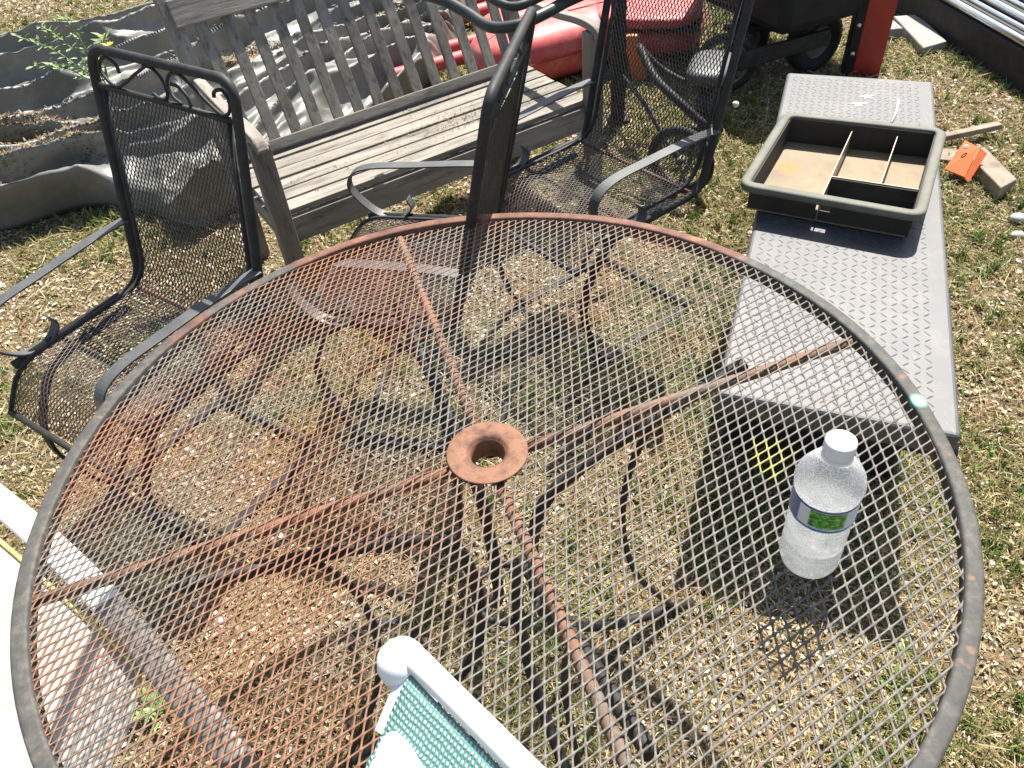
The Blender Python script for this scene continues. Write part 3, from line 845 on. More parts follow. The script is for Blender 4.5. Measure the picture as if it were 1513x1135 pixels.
# ---------------------------------------------------------------- mesh chairs
CW, CL, CZS, CZT, CZA, CLA, CD = .438, .125, .444, .968, .600, .37, .365
def chair_profile(s):
    """s along the panel from top of back down to the seat front; returns y,z arrays"""
    P = fillet([(0, -CL * .86, CZS + (CZT - CZS) * .86), (0, -.004, CZS + .012), (0, CD - .02, CZS + .012), (0, CD + .045, CZS - .075)], .07, 8)
    return P
def make_chair():
    t = thing('mesh_chair', '', 'chair', (0, 0, 0), 0, 'black mesh patio chairs round the table', world_coords=False)
    w = CW / 2
    def post(z): return -CL * (z - CZS) / (CZT - CZS)
    # outer loop: seat side, up the back, over the top, down again
    loop = [(-w, CD - .02, CZS), (-w, .0, CZS), (-w, -CL, CZT), (w, -CL, CZT), (w, 0, CZS), (w, CD - .02, CZS)]
    pts = fillet(loop[:3] + [(0, -CL, CZT)], .045, 7)[:-1] + fillet([(0, -CL, CZT)] + loop[3:], .05, 7)[1:]
    MB().tube(pts, .0105, 10).build('frame_tube', M['black_metal'], t)
    # inner panel edge
    prof = chair_profile(0)
    wi = w - .026
    for sx in (-1, 1):
        MB().tube([(sx * wi, p.y, p.z) for p in prof], .0058, 8).build('panel_edge', M['black_metal'], t)
    top = prof[0]; fr = prof[-1]
    MB().tube([(-w, top.y, top.z), (w, top.y, top.z)], .0065, 8).build('crossbar', M['black_metal'], t)
    MB().tube([(-wi, fr.y, fr.z), (wi, fr.y, fr.z)], .0075, 8).build('front_bar', M['black_metal'], t)
    MB().tube([(-w, .012, CZS - .012), (w, .012, CZS - .012)], .0055, 8).build('rear_bar', M['rust_rod'], t)
    MB().tube([(-w, CD * .62, CZS - .014), (w, CD * .62, CZS - .014)], .0055, 8).build('under_bar', M['rust_rod'], t)
    # mesh panel
    L = [0]
    for i in range(1, len(prof)): L.append(L[-1] + (prof[i] - prof[i - 1]).length)
    L = np.array(L); PY = np.array([p.y for p in prof]); PZ = np.array([p.z for p in prof])
    tot = L[-1]
    # normals
    ty = np.gradient(PY, L); tz = np.gradient(PZ, L)
    du, dv = .0056, .0112
    nu = int(2 * wi / (2 * du)); nv = int(tot / (2 * dv))
    seg = {0: [], 1: []}
    for i in range(-1, nu * 2 + 2):
        for j in range(0, nv * 2 + 1):
            if (i + j) % 2: continue
            u = -wi + i * du; v = j * dv
            for k, sg in ((0, 1), (1, -1)):
                u2 = u + sg * du; v2 = v + dv
                if v2 > tot or min(u, u2) < -wi - .003 or max(u, u2) > wi + .003: continue
                seg[k].append(((u, v), (u2, v2)))
    vs = []; ts = []; o = 0
    for k in (0, 1):
        def mp(u, v, h):
            y = np.interp(v, L, PY); z = np.interp(v, L, PZ); a = np.interp(v, L, ty); b = np.interp(v, L, tz)
            nn = np.hypot(a, b); bulge = -.010 * (1 - (u / wi) ** 2) * np.where(v < tot * .45, 1, .9)
            hh = h + .0003 * k + bulge
            return np.stack([u, y - b / nn * hh * 1.0, z + a / nn * hh], 1)
        vv, tt = strands(seg[k], .0021, .0014, mp, taper=False)
        vs.append(vv); ts.append(tt + o); o += len(vv)
    me = np_mesh('mesh_panel', np.concatenate(vs), np.concatenate(ts), M['chair_mesh'])
    ob = bpy.data.objects.new('mesh_panel', me); COL.objects.link(ob); ob.parent = t; ob['kind'] = 'stuff'
    # scroll work between crossbar and top rail (plane of the back)
    def onback(x, z): return (x, -CL * (z - CZS) / (CZT - CZS) + .001, z)
    z0 = top.z + .004; z1 = CZT - .008; hgt = z1 - z0
    wires = [[(.21, .52), (.19, .78), (.13, .92), (.075, .78), (.06, .45), (.11, .15), (.17, .05), (.24, .25), (.34, .66), (.42, .95)],
             [(.40, .95), (.46, .93), (.52, .68), (.545, .32), (.53, .08), (.48, .04), (.44, .14)],
             [(.70, .05), (.68, .35), (.63, .56), (.585, .60)],
             [(.64, .03), (.58, .22), (.555, .58), (.585, .88), (.645, .95), (.72, .72), (.82, .30), (.90, .05), (.95, .16), (.962, .5), (.925, .78), (.875, .70), (.865, .52)]]
    for wr in wires:
        MB().tube(smooth_path([onback(w - a * 2 * w, z0 + b * hgt) for a, b in wr], 6), .0038, 6).build('scroll', M['black_metal'], t)
    # arms: flat strap from post, forward, curling down and back
    for sx in (-1, 1):
        xa = sx * (w + .004)
        P = [(xa, post(CZA) + .004, CZA), (xa * 0.973, .06, CZA + .004), (xa * 0.937, .20, CZA), (xa * 0.919, CLA - .07, CZA - .004), (xa * 0.919, CLA - .015, CZA - .022), (xa * 0.928, CLA + .004, CZA - .062), (xa * 0.955, CLA - .018, CZA - .108), (xa * 0.973, CLA - .060, CZA - .146), (xa * 0.991, CLA - .115, CZA - .152), (xa, CLA - .148, CZA - .128), (xa, CLA - .140, CZA - .100)]
        sp = smooth_path(P, 6)
        # rotate the flat section along the bend: sweep with side axis fixed in x
        pr = [(-.0022, -.0145), (.0022, -.0145), (.0022, .0145), (-.0022, .0145)]
        MB().sweep(sp, pr, (1, 0, 0), False, False).build('armrest', M['strap'], t, bevel=.001)
    # cantilever base: two bent runners joined by floor bars
    for sx in (-1, 1):
        x = sx * (w - .035)
        P = fillet([(x, .07, CZS - .016), (x, .30, CZS - .022), (x, .40, .26), (x, .33, .012), (x, -.04, .012)], .08, 6)
        MB().strap(P, .026, .006, (1, 0, 0)) if False else MB().sweep(P, [(-.004, -.012), (.004, -.012), (.004, .012), (-.004, .012)], (1, 0, 0), False, False).build('leg', M['black_metal'], t, bevel=.001)
    for y in (-.04, .33):
        MB().tube([(-w + .035, y, .016), (w - .035, y, .016)], .009, 8).build('floor_bar', M['black_metal'], t)
    return t
def copy_tree(o, parent=None):
    c = o.copy(); COL.objects.link(c)
    if parent is not None: c.parent = parent
    for ch in list(o.children): copy_tree(ch, c)
    return c
ch0 = make_chair()
chairs = [(-.665, .780, 4.076, 'black mesh chair left of the bench with scrolls under its top rail, facing away left'),
          (-.012, .813, 2.88, 'black mesh chair seen edge-on in front of the bench, its seat under the table'),
          (.456, 1.255, 3.76, 'black mesh chair between the bench end and the black tool box, farthest from the table')]
for i, (x, y, th, lab) in enumerate(chairs):
    o = ch0 if i == 0 else copy_tree(ch0)
    o.location = (x, y, 0); o.rotation_euler = (0, 0, th - PI / 2)
    o['label'] = lab

# ---------------------------------------------------------------- wooden bench
def make_bench():
    th = .5206
    t = thing('garden_bench', 'long weathered grey wooden garden bench with a slatted back', 'bench', (-.569, 1.272, 0), th, world_coords=False)
    D, ZS, ZT, LE, L = .40, .376, .80, .20, 1.125
    rs = random.Random(5)
    # seat slats along x
    n = 6; wd = D / n
    for i in range(n):
        y = .006 + wd * (i + .5)
        mb = MB()
        a = (-.005 + rs.uniform(-.004, .004), y + rs.uniform(-.0015, .0015), ZS - .009 + rs.uniform(-.002, .002)); b_ = (L + rs.uniform(-.004, .004), y + rs.uniform(-.0015, .0015), ZS - .009 + rs.uniform(-.002, .002))
        mb.beam(a, b_, wd - .010, .018)
        mb.build('seat_slat', M['wood_u'], t, bevel=.002)
    MB().box((L / 2, .012, ZS - .062), L / 2 - .03, .011, .040).build('front_rail', M['wood_u'], t, bevel=.002)
    MB().box((L / 2, D - .01, ZS - .062), L / 2 - .03, .011, .040).build('rear_rail', M['wood_u'], t, bevel=.002)
    # legs
    for x in (0.0, L):
        MB().hexa([(x - .026, -.028, 0), (x + .026, -.028, 0), (x + .026, .018, 0), (x - .026, .018, 0), (x - .026, -.03, .60), (x + .026, -.03, .60), (x + .026, .022, .60), (x - .026, .022, .60)]).build('leg', M['wood_z'], t, bevel=.004)
        yb = D
        # rear leg runs up into the back post
        P = [(x, yb + .05, 0), (x, yb + .01, ZS * .9), (x, yb + .03, ZS + .05), (x, yb + LE + .012, ZT + .035)]
        MB().sweep(P, [(-.024, -.022), (.024, -.022), (.024, .022), (-.024, .022)], (0, 1, 0), False, False).build('back_post', M['wood_z'], t, bevel=.004)
        # side rail and arm
        MB().box((x, D / 2, ZS - .055), .014, D / 2 - .03, .03).build('side_rail', M['wood_v'], t, bevel=.002)
        sx = 1 if x > 0 else -1
        P = smooth_path([(x, -.045, .590), (x, -.020, .612), (x, .06, .618), (x, .2, .607), (x, .36, .608), (x, D + .10, .612)], 4)
        MB().sweep(P, [(-.019, -.011), (.019, -.011), (.016, .011), (-.016, .011)], (0, 0, 1), False, False).build('armrest', M['wood_v'], t, bevel=.004)
    # back: bottom rail, top rail and slats leaning
    def bk(x, z, off=0): 
        return Vector((x, D - .022 + (z - ZS) / (ZT - ZS) * LE + off, z))
    up = (bk(0, ZT) - bk(0, ZS)).normalized()
    MB().beam(bk(.024, ZS + .022), bk(L - .024, ZS + .022), .026, .032, up).build('back_rail', M['wood_u'], t, bevel=.003)
    MB().beam(bk(-.0, ZT - .015) , bk(L, ZT - .015), .032, .078, up).build('top_rail', M['wood_u'], t, bevel=.004)
    ns = 14
    for i in range(ns):
        x = .075 + (L - .15) * i / (ns - 1)
        MB().beam(bk(x, ZS + .034, .0), bk(x + rs.uniform(-.004, .004), ZT - .045), .036, .013, (0, -1, .5)).build('back_slat', M['wood_z'], t, bevel=.0015)
    return t
make_bench()

def bench_debris():
    rs = random.Random(8)
    V_, T_, C_ = [], [], []; k = 0
    th = .5206; c, s = math.cos(th), math.sin(th)
    for _ in range(900):
        u = rs.gauss(.80, .13) if rs.random() < .75 else rs.uniform(.1, 1.05); v = rs.gauss(.17, .035) if rs.random() < .8 else rs.uniform(.02, .38)
        if not (0 < u < 1.1 and .01 < v < .39): continue
        x = -.569 + u * c - v * s; y = 1.272 + u * s + v * c
        a = rs.random() * 6.28; L = .0015 + .0045 * rs.random() ** 2.5; w = L * rs.uniform(.2, .6)
        o = Vector((x, y, .3795)); d = Vector((math.cos(a), math.sin(a), rs.uniform(0, .4))) * L; q = Vector((-math.sin(a), math.cos(a), rs.uniform(0, .3))) * w
        V_ += [o - d, o - q + Vector((0, 0, .002)), o + d, o + q]; T_ += [(k, k + 1, k + 2), (k, k + 2, k + 3)]; k += 4
        cc = rs.choice([(.12, .09, .05), (.2, .15, .08), (.30, .24, .13), (.07, .05, .03)]); C_ += [cc] * 4
    big_mesh('crumbs', np.array([tuple(p) for p in V_]), np.array(T_), np.array(C_), M['chip'], 'crumbs of dead leaf and bark scattered on the wooden bench seat', 'debris')
bench_debris()

# hose draped over the right end of the bench back
def hoses():
    t = thing('garden_hose', 'dark green rubber hose looped over the right end of the bench back', 'hose', (.1, 1.45, .80))
    P = [(-.16, 1.72, .83), (-.109, 1.64, .82), (-.04, 1.57, .815), (.02, 1.50, .80), (.08, 1.42, .785), (.15, 1.40, .79), (.22, 1.43, .80), (.30, 1.49, .81), (.40, 1.53, .82), (.52, 1.56, .80)]
    MB().tube(smooth_path(P, 7), .0155, 12).build('hose_length', M['hose'], t)
    P = [(-.05, 1.76, .83), (.02, 1.66, .84), (.07, 1.53, .835), (.14, 1.45, .82), (.22, 1.475, .83), (.31, 1.57, .83), (.42, 1.66, .82), (.6, 1.70, .80)]
    MB().tube(smooth_path(P, 7), .012, 12).build('hose_length', M['hose'], t)
    P = [(.02, 1.80, .80), (.09, 1.70, .82), (.16, 1.55, .86), (.26, 1.50, .86), (.37, 1.50, .84), (.47, 1.62, .8)]
    MB().strap(smooth_path(P, 6), .05, .004, (.1, .2, 1)).build('rubber_strip', M['hose'], t)
hoses()

# ---------------------------------------------------------------- tool box with tread-plate lid
BU = Vector((math.cos(math.radians(67)), math.sin(math.radians(67)), 0)); BW = Vector((BU.y, -BU.x, 0))
BC = Vector((.980, 1.052, 0)); BL, BWD, BZ = 1.612, .456, .380
def toolbox():
    t = thing('truck_tool_box', 'long black plastic truck tool box with a tread-plate lid under the rusty tray', 'tool box', tuple(BC))
    def P(u, w, z): return BC + BU * u + BW * w + Vector((0, 0, z))
    MB().box(P(0, 0, BZ - .030), BL / 2, BWD / 2, .030, BU, BW).build('lid', M['plate'], t, bevel=.010, seg=3)
    MB().box(P(0, 0, BZ - .068), BL / 2 - .012, BWD / 2 - .012, .010, BU, BW).build('wing', M['blackplastic'], t, bevel=.004)
    MB().box(P(.03, -.004, (BZ - .076) / 2), BL / 2 - .17, BWD / 2 - .028, (BZ - .076) / 2, BU, BW).build('body', M['blackplastic'], t, bevel=.012)
    for sx in (-1, 1):
        for sw in (-1, 1):
            pass
    # raised tread lugs: joined, real relief
    rs = random.Random(2)
    mb = MB()
    st = .0220
    ni = int((BL - .05) / st); nj = int((BWD - .05) / st)
    for i in range(ni):
        for j in range(nj):
            u = -BL / 2 + .03 + i * st; w = -BWD / 2 + .03 + j * st
            a = PI / 4 if (i + j) % 2 == 0 else -PI / 4
            ax = BU * math.cos(a) + BW * math.sin(a); ay = BU * -math.sin(a) + BW * math.cos(a)
            c = P(u + rs.uniform(-.0006, .0006), w, BZ)
            l, h, z = .0118, .0034, Vector((0, 0, .0010)); b0 = Vector((0, 0, -.0005))
            vs = [c - ax * l + b0, c - ay * h + b0, c + ax * l + b0, c + ay * h + b0, c - ax * l * .55 + z, c + ax * l * .55 + z]
            mb.add(vs, [(0, 1, 4), (1, 5, 4), (1, 2, 5), (2, 3, 5), (3, 4, 5), (3, 0, 4)], False)
    mb.build('tread_lugs', M['plate'], t, kind='stuff')
    # front hinge knuckle at the near right corner
    MB().lathe([(0, -.03), (.022, -.028), (.026, 0), (.022, .028), (0, .03)], 14, P(-BL / 2 + .03, BWD / 2 - .012, BZ - .062), BU).build('corner_bumper', M['blackplastic'], t)
    # bird droppings on the far end
    for q, (x, y) in enumerate(((1.262, 1.640), (1.216, 1.595))):
        mb = MB(); k = 14
        vs = [(x, y, BZ + .0045)]
        for i in range(k):
            r = .011 + .006 * math.sin(i * 2.3 + q) + .004 * math.cos(i * 5.1)
            vs.append((x + r * 1.5 * math.cos(2 * PI * i / k), y + r * math.sin(2 * PI * i / k), BZ + .0018))
        mb.add(vs, [(0, 1 + i, 1 + (i + 1) % k) for i in range(k)], True)
        tag(mb.build('bird_dropping', M['white']), ('larger white bird dropping on the far end of the black tool box lid', 'smaller white bird dropping nearer the rusty tray on the tool box lid')[q], 'dropping', 'bird droppings on the tool box')
    mb = MB().tube([(1.339, 1.585, BZ + .006), (1.298, 1.51, BZ + .006), (1.258, 1.449, BZ + .005)], .0032, 6)
    tag(mb.build('white_stick', M['white']), 'thin white stick lying on the tool box lid just behind the tray', 'stick')
toolbox()

# ---------------------------------------------------------------- drawer-like tray
def tray():
    a = Vector((.914, 1.420, 0)); b = Vector((1.294, 1.230, 0)); d = Vector((.676, 1.050, 0)); c = Vector((1.050, .826, 0))
    ctr = (a + b + c + d) / 4
    t = thing('metal_tray', 'shallow olive-grey metal drawer tray with rusty compartments on the tool box', 'tray', (ctr.x, ctr.y, BZ))
    def Q(s, r, z):     # s 0..1 left->right, r 0..1 near->far
        return (d * (1 - s) * (1 - r) + c * s * (1 - r) + a * (1 - s) * r + b * s * r) + Vector((0, 0, z))
    z1 = BZ + .088; z0 = BZ + .005
    # rim: rounded rolled edge, rectangle with rounded corners
    ctrl = [Q(.022, .022, z1 - .006), Q(.978, .022, z1 - .006), Q(.978, .978, z1 - .006), Q(.022, .978, z1 - .006)]
    P = fillet([ctrl[0].lerp(ctrl[1], .5)] + [ctrl[1], ctrl[2], ctrl[3], ctrl[0]] + [ctrl[0].lerp(ctrl[1], .5)], .028, 5)[:-1]
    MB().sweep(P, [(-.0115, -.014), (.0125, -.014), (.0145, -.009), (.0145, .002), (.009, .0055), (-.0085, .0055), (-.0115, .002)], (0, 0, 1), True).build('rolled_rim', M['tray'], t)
    # walls
    ins = [(.058, .068), (.945, .068), (.945, .945), (.055, .945)]
    out = [(.050, .058), (.957, .058), (.957, .957), (.043, .957)]
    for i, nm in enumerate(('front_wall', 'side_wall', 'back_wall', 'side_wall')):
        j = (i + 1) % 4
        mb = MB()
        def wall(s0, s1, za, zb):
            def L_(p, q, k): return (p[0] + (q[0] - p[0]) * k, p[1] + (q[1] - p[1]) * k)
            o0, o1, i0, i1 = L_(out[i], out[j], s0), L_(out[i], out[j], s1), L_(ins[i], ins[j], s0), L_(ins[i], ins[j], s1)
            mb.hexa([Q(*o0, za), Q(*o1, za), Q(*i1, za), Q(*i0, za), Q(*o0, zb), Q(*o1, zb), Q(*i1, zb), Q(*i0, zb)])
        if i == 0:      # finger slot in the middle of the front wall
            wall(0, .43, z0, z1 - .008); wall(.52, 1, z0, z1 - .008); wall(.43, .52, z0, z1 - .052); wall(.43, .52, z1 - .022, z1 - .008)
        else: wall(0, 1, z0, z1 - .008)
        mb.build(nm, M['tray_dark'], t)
    MB().hexa([Q(.056, .056, z0), Q(.944, .056, z0), Q(.944, .944, z0), Q(.056, .944, z0), Q(.056, .056, z0 + .004), Q(.944, .056, z0 + .004), Q(.944, .944, z0 + .004), Q(.056, .944, z0 + .004)]).build('tray_floor', M['tray_floor'], t)
    zd = z1 - .022
    def div(s0, r0, s1, r1, h0=0, h=zd):
        p, q = Q(s0, r0, 0), Q(s1, r1, 0)
        MB().beam((p.x, p.y, (z0 + .004 + h) / 2), (q.x, q.y, (z0 + .004 + h) / 2), .0022, h - z0 - .004).build('divider', M['galv'], t)
    div(.455, .056, .455, .944); div(.735, .34, .735, .944)
    div(.457, .338, .944, .338); div(.457, .15, .944, .15, h=zd - .012)
    # black liner in the front right compartments
    MB().hexa([Q(.460, .062, z0 + .0045), Q(.940, .062, z0 + .0045), Q(.940, .332, z0 + .0045), Q(.460, .332, z0 + .0045), Q(.460, .062, z0 + .0065), Q(.940, .062, z0 + .0065), Q(.940, .332, z0 + .0065), Q(.460, .332, z0 + .0065)]).build('black_liner', M['rubber'], t)
    MB().hexa([Q(.460, .324, z0 + .007), Q(.940, .324, z0 + .007), Q(.940, .330, z0 + .007), Q(.460, .330, z0 + .007), Q(.460, .324, zd - .003), Q(.940, .324, zd - .003), Q(.940, .330, zd - .003), Q(.460, .330, zd - .003)]).build('black_liner', M['rubber'], t)
tray()

# ---------------------------------------------------------------- water bottle
def glass(name, col=(1, 1, 1), ior=1.4, rough=.02, bumps=None, milky=0.0, mscale=420):
    mt, nt, b = newmat(name)
    b.inputs['Base Color'].default_value = (*col, 1); b.inputs['Transmission Weight'].default_value = 1
    b.inputs['Roughness'].default_value = rough; b.inputs['IOR'].default_value = ior
    if bumps:
        v = nt.nodes.new('ShaderNodeTexVoronoi'); v.inputs['Scale'].default_value = bumps[0]
        tc = nt.nodes.new('ShaderNodeTexCoord'); nt.links.new(tc.outputs['Object'], v.inputs['Vector'])
        bump(nt, b, v.outputs[0], bumps[1], bumps[2])
    if milky:
        out = nt.nodes['Material Output']
        tr = nt.nodes.new('ShaderNodeBsdfTranslucent'); tr.inputs[0].default_value = (.93, .94, .93, 1)
        df = nt.nodes.new('ShaderNodeBsdfDiffuse'); df.inputs[0].default_value = (.93, .94, .93, 1)
        m1 = nt.nodes.new('ShaderNodeMixShader'); m1.inputs[0].default_value = .25
        nt.links.new(tr.outputs[0], m1.inputs[1]); nt.links.new(df.outputs[0], m1.inputs[2])
        nz = tex(nt, mscale, 3, .6)
        rr = ramp(nt, nz.outputs[0], [(.38, milky * .55), (.62, min(1, milky * 1.45))])
        mx = nt.nodes.new('ShaderNodeMixShader'); nt.links.new(rr.outputs[0], mx.inputs[0])
        nt.links.new(b.outputs[0], mx.inputs[1]); nt.links.new(m1.outputs[0], mx.inputs[2])
        nt.links.new(mx.outputs[0], out.inputs[0])
    return mt
def bottle():
    bx, by = .367, -.214
    t = thing('water_bottle', 'clear plastic water bottle with white cap standing on the mesh table', 'bottle', (bx, by, TH))
    ax = Vector((-.030, 0.0, 1)).normalized()
    base = (bx, by, TH + .0015)
    R = .0335
    prof = [(.0, .004), (.012, .002), (.020, 0), (.027, .001), (.0305, .006), (R, .016)]
    z = .016
    for i in range(5):      # grip rings of the lower body
        zz = .022 + i * .0165
        prof += [(R, zz), (R - .0005, zz + .004), (R - .0034, zz + .008), (R - .0005, zz + .012)]
    prof += [(R, .106), (R, .138), (R + .0015, .141), (R + .0022, .148), (.0335, .158), (.0275, .169), (.0195, .178), (.0138, .185), (.0125, .188), (.0125, .194)]
    shell = MB().lathe(prof, 48, base, ax)
    shell.build('bottle_shell', glass('bottle_plastic', (1, 1, 1), 1.12, .06, (240, .30, .0010), .48, 700), t)
    wp = [(0, .006), (.019, .003), (.026, .005), (.0300, .012)]
    for i in range(5):
        zz = .022 + i * .0165
        wp += [(R - .0012, zz), (R - .0048, zz + .008)]
    wp += [(R - .0012, .104), (R - .0012, .118), (0, .118)]
    MB().lathe(wp, 48, base, ax).build('water', glass('drinking_water', (1, 1, 1), 1.33, .0, (45, .7, .010), .55, 38), t)
    cp = MB().lathe([(0, .192), (.0150, .192), (.0156, .194), (.0156, .2065), (.0152, .2085), (.0138, .2100), (0, .2105)], 96, base, ax)
    for ring in (2, 3):
        for i in range(0, 96, 2):
            v = Vector(cp.v[ring * 96 + i]); cc = Vector(base) + ax * ((v - Vector(base)).dot(ax)); cp.v[ring * 96 + i] = tuple(cc + (v - cc) * .955)
    cp.build('cap', M['white'], t)
    MB().lathe([(.0130, .186), (.0158, .187), (.0158, .190), (.0130, .191)], 40, base, ax).build('neck_ring', M['white'], t)
    # paper label: white text panel, green foliage picture, blue bands
    mt, nt, b = newmat('bottle_label')
    tc = nt.nodes.new('ShaderNodeTexCoord'); sp = nt.nodes.new('ShaderNodeSeparateXYZ'); nt.links.new(tc.outputs['UV'], sp.inputs[0])
    n = tex(nt, 34, 4, .75, coord='UV', vec_scale=(1.0, .22, 1))
    leaf = ramp(nt, n.outputs[0], [(.36, (.005, .03, .01)), (.46, (.02, .17, .015)), (.55, (.10, .40, .02)), (.66, (.5, .72, .25))])
    def step(sock, lo, hi):
        return ramp(nt, sock, [(lo, 0.0), (hi, 1.0)]).outputs[0]
    u, v = sp.outputs[0], sp.outputs[1]
    wv = nt.nodes.new('ShaderNodeTexWave'); wv.inputs['Scale'].default_value = 3.2; wv.bands_direction = 'Y'; wv.inputs['Distortion'].default_value = 0
    nt.links.new(tc.outputs['UV'], wv.inputs['Vector'])
    txt = ramp(nt, wv.outputs[1], [(.5, (.55, .57, .60)), (.56, (.80, .80, .78))])
    water_b = tex(nt, 24, 2, .5, coord='UV')
    low = ramp(nt, water_b.outputs[0], [(.45, (.20, .45, .62)), (.6, (.75, .85, .88))])
    c = mixc(nt, step(v, .14, .20), low.outputs[0], leaf.outputs[0])
    c = mixc(nt, step(v, .87, .91), c, (.55, .72, .82))
    c = mixc(nt, step(u, .785, .80), c, (.55, .66, .74))
    c = mixc(nt, step(u, .615, .62), txt.outputs[0], c)
    c = mixc(nt, step(u, .555, .56), (.10, .14, .28), c)
    c = mixc(nt, step(v, .90, .91), c, (.05, .09, .24))
    c = mixc(nt, step(v, .09, .10), (.05, .16, .36), c)
    nt.links.new(c, b.inputs['Base Color']); b.inputs['Roughness'].default_value = .3
    k = 48; mb = MB(); q = Vector((0, 0, 1)).rotation_difference(ax); vs = []
    for zz in (.1005, .1365):
        for i in range(k + 1):
            a = 2 * PI * i / k
            vs.append(Vector(base) + q @ Vector(((R + .0009) * math.cos(a), (R + .0009) * math.sin(a), zz)))
    fs = [(i, i + 1, k + 2 + i, k + 1 + i) for i in range(k)]
    mb.add(vs, fs, True); o = mb.build('label', mt, t)
    uv = o.data.uv_layers.new(name='UVMap')
    for p in o.data.polygons:
        for li, vi in zip(p.loop_indices, p.vertices):
            uv.data[li].uv = ((vi % (k + 1)) / k, 0 if vi <= k else 1)
bottle()

# ---------------------------------------------------------------- green sling folding chair leaning on the table
def sling_chair():
    A = Vector((-.063, -.382, .900)); E0 = Vector((.024, -.481, .9))
    r = (E0 - A); r.z = 0; r.normalize()
    hz = Vector((-r.y, r.x, 0)) * -1
    if hz.y > 0: hz = -hz
    d = Vector((-.031, -.042, -.035)).normalized()      # the sling hangs down towards the near side
    nrm = r.cross(d).normalized()
    if nrm.z < 0: nrm = -nrm
    W = .46; Hh = .30
    t = thing('folding_chair', 'white framed folding chair with green woven sling standing at the near table edge', 'chair', (A.x, A.y - .1, 0))
    B_ = A + r * W
    oval = [(.0112 * math.cos(2 * PI * q / 16), .0105 * math.sin(2 * PI * q / 16)) for q in range(16)]
    MB().sweep([A - r * .012, A + r * .03, A + r * .2, A + r * (W - .02), A + r * W], oval, (0, 0, 1)).build('top_rail', M['white'], t)
    dn = Vector((-.04, -.10, -1)).normalized()
    for k, P in enumerate((A, B_)):
        MB().tube([P, P + dn * .3, P + dn * .89], .0100, 16).build('side_tube', M['white'], t)
        sg = -1 if k == 0 else 1
        MB().lathe([(.0115, -.060), (.0135, -.045), (.0180, -.026), (.0215, -.010), (.0218, .001), (.0180, .0105), (.0100, .0160), (0, .0180)], 28, P + r * sg * .014 + Vector((-.005 if k == 0 else .005, -.006, -.010)), r * sg * .35 + Vector((0, 0, .93))).build('end_cap', M['white'], t)
    # woven sling hanging from the rail, sagging slightly
    def sheet(name, mat, u0, u1, v0, v1, off, sag, parent, nu=20, nv=30, edge=None):
        mb = MB(); vs = []
        for j in range(nv + 1):
            for i in range(nu + 1):
                a = i / nu; b = j / nv
                uu = (u0 if edge is None else edge(b)) * (1 - a) + u1 * a; vv = v0 + (v1 - v0) * b
                vs.append(A + r * uu + d * vv + nrm * (off - sag * math.sin(PI * a) * min(1, vv / .2)))
        fs = [(j * (nu + 1) + i, j * (nu + 1) + i + 1, (j + 1) * (nu + 1) + i + 1, (j + 1) * (nu + 1) + i) for j in range(nv) for i in range(nu)]
        mb.add(vs, fs, True); o = mb.build(name, mat, parent)
        uv = o.data.uv_layers.new(name='UVMap')
        for p in o.data.polygons:
            for li, vi in zip(p.loop_indices, p.vertices):
                uv.data[li].uv = ((vi % (nu + 1)) / nu * 1.7, (vi // (nu + 1)) / nv * 1.1)
        so = o.modifiers.new('thick', 'SOLIDIFY'); so.thickness = .0025; so.offset = 0
        return o
    sheet('sling', M['green_sling'], .004, W - .030, .012, Hh, .004, .006, t, edge=lambda b: .002 + .0025 * math.sin(b * 60) + .002 * math.sin(b * 131))
    # white speckled backing of the sling folded over towards the sun
    loc = [(-.090, -.433, .870), (-.082, -.433, .871), (-.072, -.439, .871), (-.063, -.447, .870), (-.058, -.455, .869), (-.053, -.468, .868), (-.048, -.491, .866), (-.043, -.525, .862)]
    lo2 = [(-.091, -.434, .868), (-.095, -.440, .867), (-.099, -.448, .866), (-.103, -.457, .866), (-.108, -.468, .865), (-.113, -.480, .864), (-.120, -.498, .862), (-.130, -.525, .858)]
    P_ = smooth_path(loc, 5); Q_ = smooth_path(lo2, 5); n = len(P_); vs = []
    for j in range(9):
        for i in range(n):
            v = P_[i].lerp(Q_[i], j / 8); v.z += .004 * math.sin(PI * j / 8) * min(1, i / 8); vs.append(v)
    mb = MB(); mb.add(vs, [(j * n + i, j * n + i + 1, (j + 1) * n + i + 1, (j + 1) * n + i) for j in range(8) for i in range(n - 1)], True)
    o = mb.build('sling_backing', M['white_sling'], t); so = o.modifiers.new('thick', 'SOLIDIFY'); so.thickness = .003
    MB().strap(smooth_path([A - r * .001 + d * .012 + nrm * .003, A - r * .001 + d * .04 + nrm * .004, A + r * .000 + d * .066 + nrm * .004], 4), .008, .004, nrm).build('hem', M['white'], t)
    MB().tube([A + dn * .87 + r * -.02, B_ + dn * .87 + r * .02], .015, 14).build('floor_rail', M['white'], t)
    MB().tube([A + dn * .45, B_ + dn * .45], .012, 14).build('cross_rail', M['white'], t)
sling_chair()

